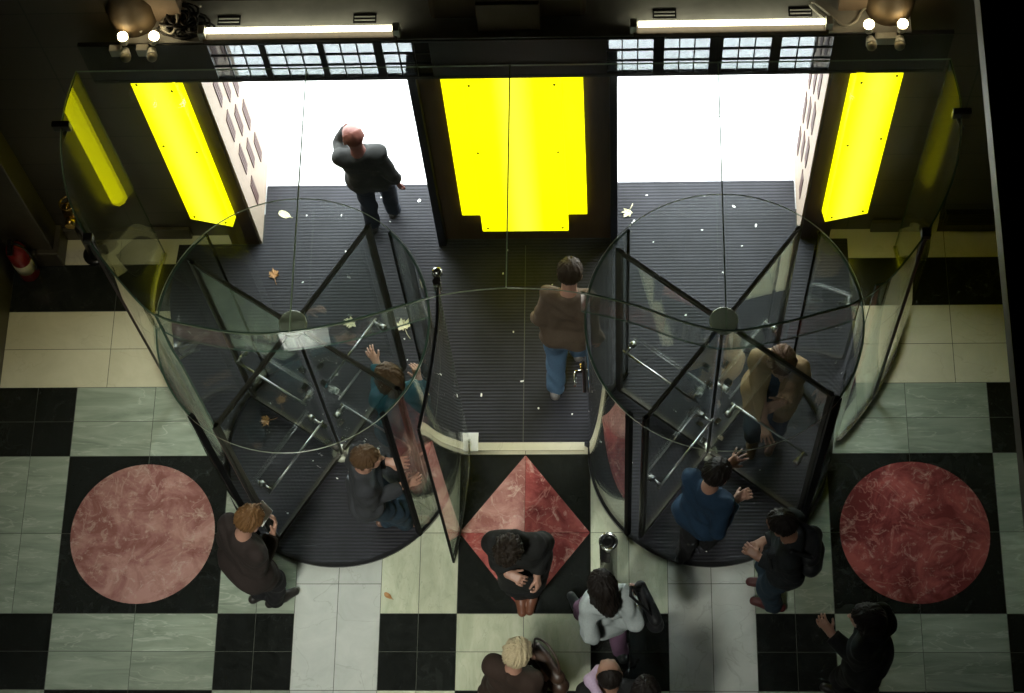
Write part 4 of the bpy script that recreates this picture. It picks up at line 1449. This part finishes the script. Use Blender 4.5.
# woman in teal in the left drum
person('woman in a teal jacket pushing out through the left revolving door', (-0.835, 4.93), (-0.82, 4.88), 14,
       [(-0.93, 4.90, 0, 10), (-0.78, 4.78, .02, 5, -15)],
       [dict(p=(-1.0, 5.24, 1.12), f=(-.5, .8, .2), n=(-.1, .9, -.3), curl=.25, spread=.25), dict(p=(-0.70, 5.12, 1.10), f=(-.2, .8, .3), n=(-.5, .3, -.6), curl=.5)],
       'fair', 1.68, (28, 10), dict(style='bob', n='chestnut', c=(.085, .045, .02), t=.018),
       dict(c=('teal', (.017, .075, .10)), hem=-.12, g=.024), dict(c=('dark', (.014, .014, .018))), female=True)

# man in grey in the left drum
person('man in a grey jacket pushing the wing of the left revolving door', (-1.03, 4.37), (-1.06, 4.36), -80,
       [(-1.01, 4.43, 0, -75), (-0.87, 4.42, 0, -82)],
       [dict(p=(-0.90, 4.52, 1.10), f=(.9, -.1, .1), n=(.6, .2, -.5), curl=.35, spread=.2), dict(p=(-0.80, 4.36, 1.04), f=(.9, .3, .15), n=(.4, .7, -.4), curl=.4)],
       'fair', 1.72, (0, 8), dict(style='short', n='brown', c=(.10, .055, .026), t=.012),
       dict(c=('grey', (.036, .038, .042)), hem=-.10, g=.026), dict(c=('jeans_dark', (.020, .036, .052)), g=.02), shoes=(.13, .075, .055))

# man reading, lower left
_, e = person('man with reddish hair in a dark brown coat reading a card by the left circle', (-1.81, 3.88), (-1.87, 3.85), -45,
       [(-1.93, 3.87, 0, -50), (-1.80, 3.83, 0, -62)],
       [dict(p=(-1.80, 4.07, 1.22), f=(.55, .6, .3), n=(.5, -.5, .5), curl=.55), dict(p=(-1.66, 3.99, 1.12), f=(.25, .7, .5), n=(-.7, .2, .3), curl=.7)],
       'fair', 1.74, (0, 30), dict(style='short', n='ginger_brown', c=(.17, .085, .032), t=.014, amp=.005),
       dict(c=('brown_black', (.024, .017, .015)), hem=-.24, g=.03, name='coat'), dict(c=('black', (.010, .010, .011))), shirt=('white_shirt', (.6, .6, .56)))
g = MB(); g.box(-.055, .055, -.002, .002, -.075, .075, mat=Matrix.Translation((-1.71, 4.085, 1.28)) @ Matrix.Rotation(R(-45), 4, 'Z') @ Matrix.Rotation(R(-50), 4, 'X'))
tag(g.build('card', M['paper']), 'small white card in the hands of the man with reddish hair', 'card', kind='thing')

# man in the black coat on the diamond
person('curly dark haired man in a long black coat standing on the red diamond', (-0.005, 3.83), (0.02, 3.90), 176,
       [(0.065, 3.90, 0, 172), (-0.02, 3.89, 0, 184)],
       [dict(p=(0.135, 3.74, 1.0), f=(.1, -.6, -.6), n=(-.8, .2, -.3), curl=.8), dict(p=(-0.06, 3.72, 1.08), f=(.8, -.4, 0), n=(.2, .3, -.9), curl=.7)],
       'fair', 1.76, (-10, 30), dict(style='curly', n='black_brown', c=(.022, .015, .010), t=.012),
       dict(c=('black_coat', (.012, .0125, .012)), hem=-.34, g=.034, name='coat', ff=.8), dict(c=('black', (.010, .010, .011))), shoes=(.15, .06, .035))

# woman in white
_, e = person('dark haired woman in a white cardigan and plum trousers walking past the bollard', (0.595, 3.47), (0.615, 3.50), 22,
       [(0.42, 3.72, 0.03, 30, 14), (0.70, 3.44, .03, 15, -25)],
       [dict(p=(0.46, 3.44, .90), f=(-.1, .3, -.9), n=(.9, 0, 0), curl=.5), dict(p=(0.79, 3.58, 1.0), f=(.1, .6, -.5), n=(-.9, 0, 0), curl=.7)],
       'fair', 1.68, (0, 14), dict(style='long', n='black_hair', c=(.014, .010, .008), t=.016),
       dict(c=('white_knit', (.36, .40, .40)), hem=-.14, g=.022, name='cardigan', ff=1.2), dict(c=('plum', (.11, .06, .10)), g=.012), female=True, shoes=(.03, .035, .035))
bt = thing('shoulder_bag', 'black shoulder bag hanging at the side of the woman in white', 'bag', (0.86, 3.50, .95))


def rel(o, parent):
    o.parent = parent
    o.matrix_parent_inverse = Matrix.Translation(-Vector(parent.location))
    return o


rel(soft_object('bag_body', [('l', (.83, 3.62, 1.12), (.93, 3.40, 1.10), .045, .045), ('l', (.83, 3.62, 1.0), (.93, 3.40, .98), .055, .055), ('l', (.84, 3.60, .90), (.92, 3.42, .90), .05, .05)], cloth('bag_black', (.010, .010, .011), .5), noise=folds(.004)), bt)
rel(soft_object('strap', [('l', (.83, 3.60, 1.12), (.765, 3.52, 1.46), .010, .010), ('l', (.765, 3.52, 1.46), (.76, 3.46, 1.47), .010, .010), ('l', (.76, 3.46, 1.47), (.91, 3.42, 1.12), .010, .010)], cloth('bag_black', (.010, .010, .011), .5), k=.006, h=.006), bt)

# person in the brown coat with a brown bag
person('person with pale blond hair in a brown coat holding an open brown bag', (0.0, 2.985), (-0.04, 2.95), -20,
       [(-0.10, 2.93, 0, -15), (0.06, 2.90, 0, -30)],
       [dict(p=(0.10, 3.16, 1.10), f=(.8, .3, -.2), n=(.2, .1, -.9), curl=.8), dict(p=(0.17, 3.00, 1.02), f=(.5, .5, .1), n=(-.6, .3, -.4), curl=.8)],
       'fair', 1.70, (-5, 24), dict(style='short', n='blond', c=(.55, .45, .28), t=.018, amp=.005),
       dict(c=('coat_brown', (.030, .018, .013)), hem=-.24, g=.032, name='coat'), dict(c=('black', (.010, .010, .011))))
bt = thing('handbag', 'open brown leather bag held by the person with pale blond hair', 'bag', (0.20, 3.10, .85))
lea = plain('bag_leather', (.045, .024, .015), .42, bump=.2, scale=80)
rel(soft_object('bag_body', [('l', (.14, 3.20, 1.08), (.28, 3.02, 1.08), .05, .05), ('l', (.14, 3.20, .88), (.29, 3.01, .88), .065, .065)], lea, noise=folds(.004)), bt)
g = MB(); g.tube(smooth_path([(.13, 3.20, 1.08), (.14, 3.23, 1.26), (.22, 3.18, 1.30), (.29, 3.07, 1.24), (.29, 3.01, 1.08)], 6), .008); rel(tag(g.build('bag_handle', lea), 'looped handle'), bt)

# two people cut by the bottom of the picture
person('balding man in a dark coat with a lilac scarf at the bottom edge', (0.625, 2.86), (0.62, 2.83), 5,
       [(0.55, 2.84, 0, 8), (0.70, 2.78, 0, 2)], [DOWN(0.40, 2.88, .88), DOWN(0.80, 2.88, .88)],
       'tan', 1.74, (0, 12), dict(style='crop', n='black_hair', c=(.014, .010, .008), t=.008, amp=.002, fy=-.03, fz=.30),
       dict(c=('black_coat', (.012, .0125, .012)), hem=-.2, g=.026, name='coat'), dict(c=('black', (.010, .010, .011))))
sc = soft_object('scarf', [('l', (.50, 2.90, 1.50), (.55, 2.98, 1.47), .035, .03), ('l', (.50, 2.90, 1.50), (.49, 2.94, 1.34), .04, .04), ('l', (.50, 2.90, 1.50), (.55, 2.80, 1.53), .035, .03)], cloth('lilac', (.50, .38, .52)), noise=folds(.004))
tag(sc, 'lilac scarf over the shoulder of the balding man', 'scarf', kind='thing')
person('dark haired person in a black jacket beside the balding man', (0.85, 2.78), (0.86, 2.74), 0,
       [(0.80, 2.75, 0, 3), (0.94, 2.70, 0, -3)], [DOWN(0.72, 2.86, .86), DOWN(1.02, 2.82, .86)],
       'fair', 1.64, (0, 14), dict(style='bob', n='black_hair', c=(.014, .010, .008), t=.014),
       dict(c=('black_jacket', (.013, .014, .016)), hem=-.10, g=.026), dict(c=('black', (.010, .010, .011))))

# man in the blue jacket pushing the right door
person('dark haired man in a blue denim jacket pushing the right revolving door, arm raised', (1.285, 4.21), (1.24, 4.19), -38,
       [(1.16, 4.17, 0, -35), (1.33, 4.26, 0, -40)],
       [dict(p=(1.422, 4.450, 1.18), f=(.7, .55, .15), n=(.4, .5, -.7), curl=.15, spread=.5, pole=(.2, -.2, -1)), dict(p=(1.47, 4.22, 1.12), f=(.8, .4, .2), n=(.2, .2, -.9), curl=.7)],
       'fair', 1.74, (-6, 16), dict(style='short', n='black_hair', c=(.014, .010, .008), t=.016),
       dict(c=('denim', (.013, .034, .066)), hem=-.05, g=.020, ff=1.1), dict(c=('black', (.010, .010, .011))), shoes=(.03, .03, .035))

# man with a backpack beside the right drum
_, e = person('man in a dark jacket with a black backpack waiting beside the right revolving door', (1.805, 3.87), (1.82, 3.865), 82,
       [(1.80, 3.79, 0, 75), (1.78, 3.95, 0, 82)],
       [dict(p=(1.62, 3.82, 1.12), f=(-.7, .5, .1), n=(.2, .3, -.8), curl=.8), dict(p=(1.66, 3.95, 1.10), f=(-.7, -.4, .1), n=(.2, -.3, -.8), curl=.8)],
       'tan', 1.74, (-25, 20), dict(style='short', n='black_hair', c=(.014, .010, .008), t=.014),
       dict(c=('jacket_black', (.016, .019, .021)), hem=-.10, g=.028, ff=1.2), dict(c=('jeans_dark', (.020, .036, .052)), g=.018), shoes=(.06, .014, .014), shirt=('grey_hood', (.30, .31, .29)))
T_ = e['T']
bt = thing('backpack', 'black backpack on the back of the man beside the right revolving door', 'backpack', T_(0, -.2, .1))
rel(soft_object('pack_body', [('l', T_(-.08, -.155, .40), T_(.08, -.155, .40), .065, .065), ('l', T_(-.08, -.165, .18), T_(.08, -.165, .18), .07, .07), ('l', T_(-.06, -.22, .16), T_(.06, -.22, .16), .03, .03)], cloth('pack_black', (.012, .013, .015), .6), k=.04, noise=folds(.004)), bt)
for s in (-1, 1):
    rel(soft_object('pack_strap', [('l', T_(s * .10, -.16, .46), T_(s * .115, -.02, .575), .015, .015), ('l', T_(s * .115, -.02, .575), T_(s * .125, .12, .45), .015, .015), ('l', T_(s * .125, .12, .45), T_(s * .15, .10, .25), .013, .013)], cloth('pack_black', (.012, .013, .015), .6), k=.008, h=.0065), bt)

# person in black, lower right
person('person in a black hooded jacket walking off at the lower right below the right circle', (2.30, 3.26), (2.33, 3.19), 62,
       [(2.26, 3.14, 0, 65), (2.42, 3.20, .02, 60, -15)],
       [dict(p=(2.07, 3.29, 1.16), f=(-.6, .6, .5), n=(.3, .3, -.5), curl=.6), DOWN(2.40, 3.40, .86)],
       'fair', 1.74, (10, 12), dict(style='bob', n='black_hair', c=(.014, .010, .008), t=.016),
       dict(c=('pitch', (.008, .0085, .009)), hem=-.12, g=.03), dict(c=('black', (.010, .010, .011))), shirt=('white_shirt', (.6, .6, .56)))

# person in the tan coat inside the right drum
person('person in a tan coat over a blue shirt inside the right revolving door', (1.79, 5.12), (1.775, 5.13), 168,
       [(1.84, 5.10, 0, 165), (1.69, 5.08, 0, 172)],
       [dict(p=(1.84, 4.96, 1.06), f=(-.7, -.3, .0), n=(-.2, .3, -.9), curl=.6), dict(p=(1.70, 4.84, .98), f=(.15, -.9, -.35), n=(.3, .1, -.9), curl=.25, spread=.3)],
       'tan', 1.74, (10, 24), dict(style='bob', n='auburn', c=(.11, .05, .025), t=.012),
       dict(c=('tan_coat', (.24, .16, .085)), hem=-.22, g=.030, name='coat', open=.055), dict(c=('jeans_dark', (.020, .036, .052)), g=.016), shirt=('blue_shirt', (.035, .055, .10)), shoes=(.12, .07, .045))
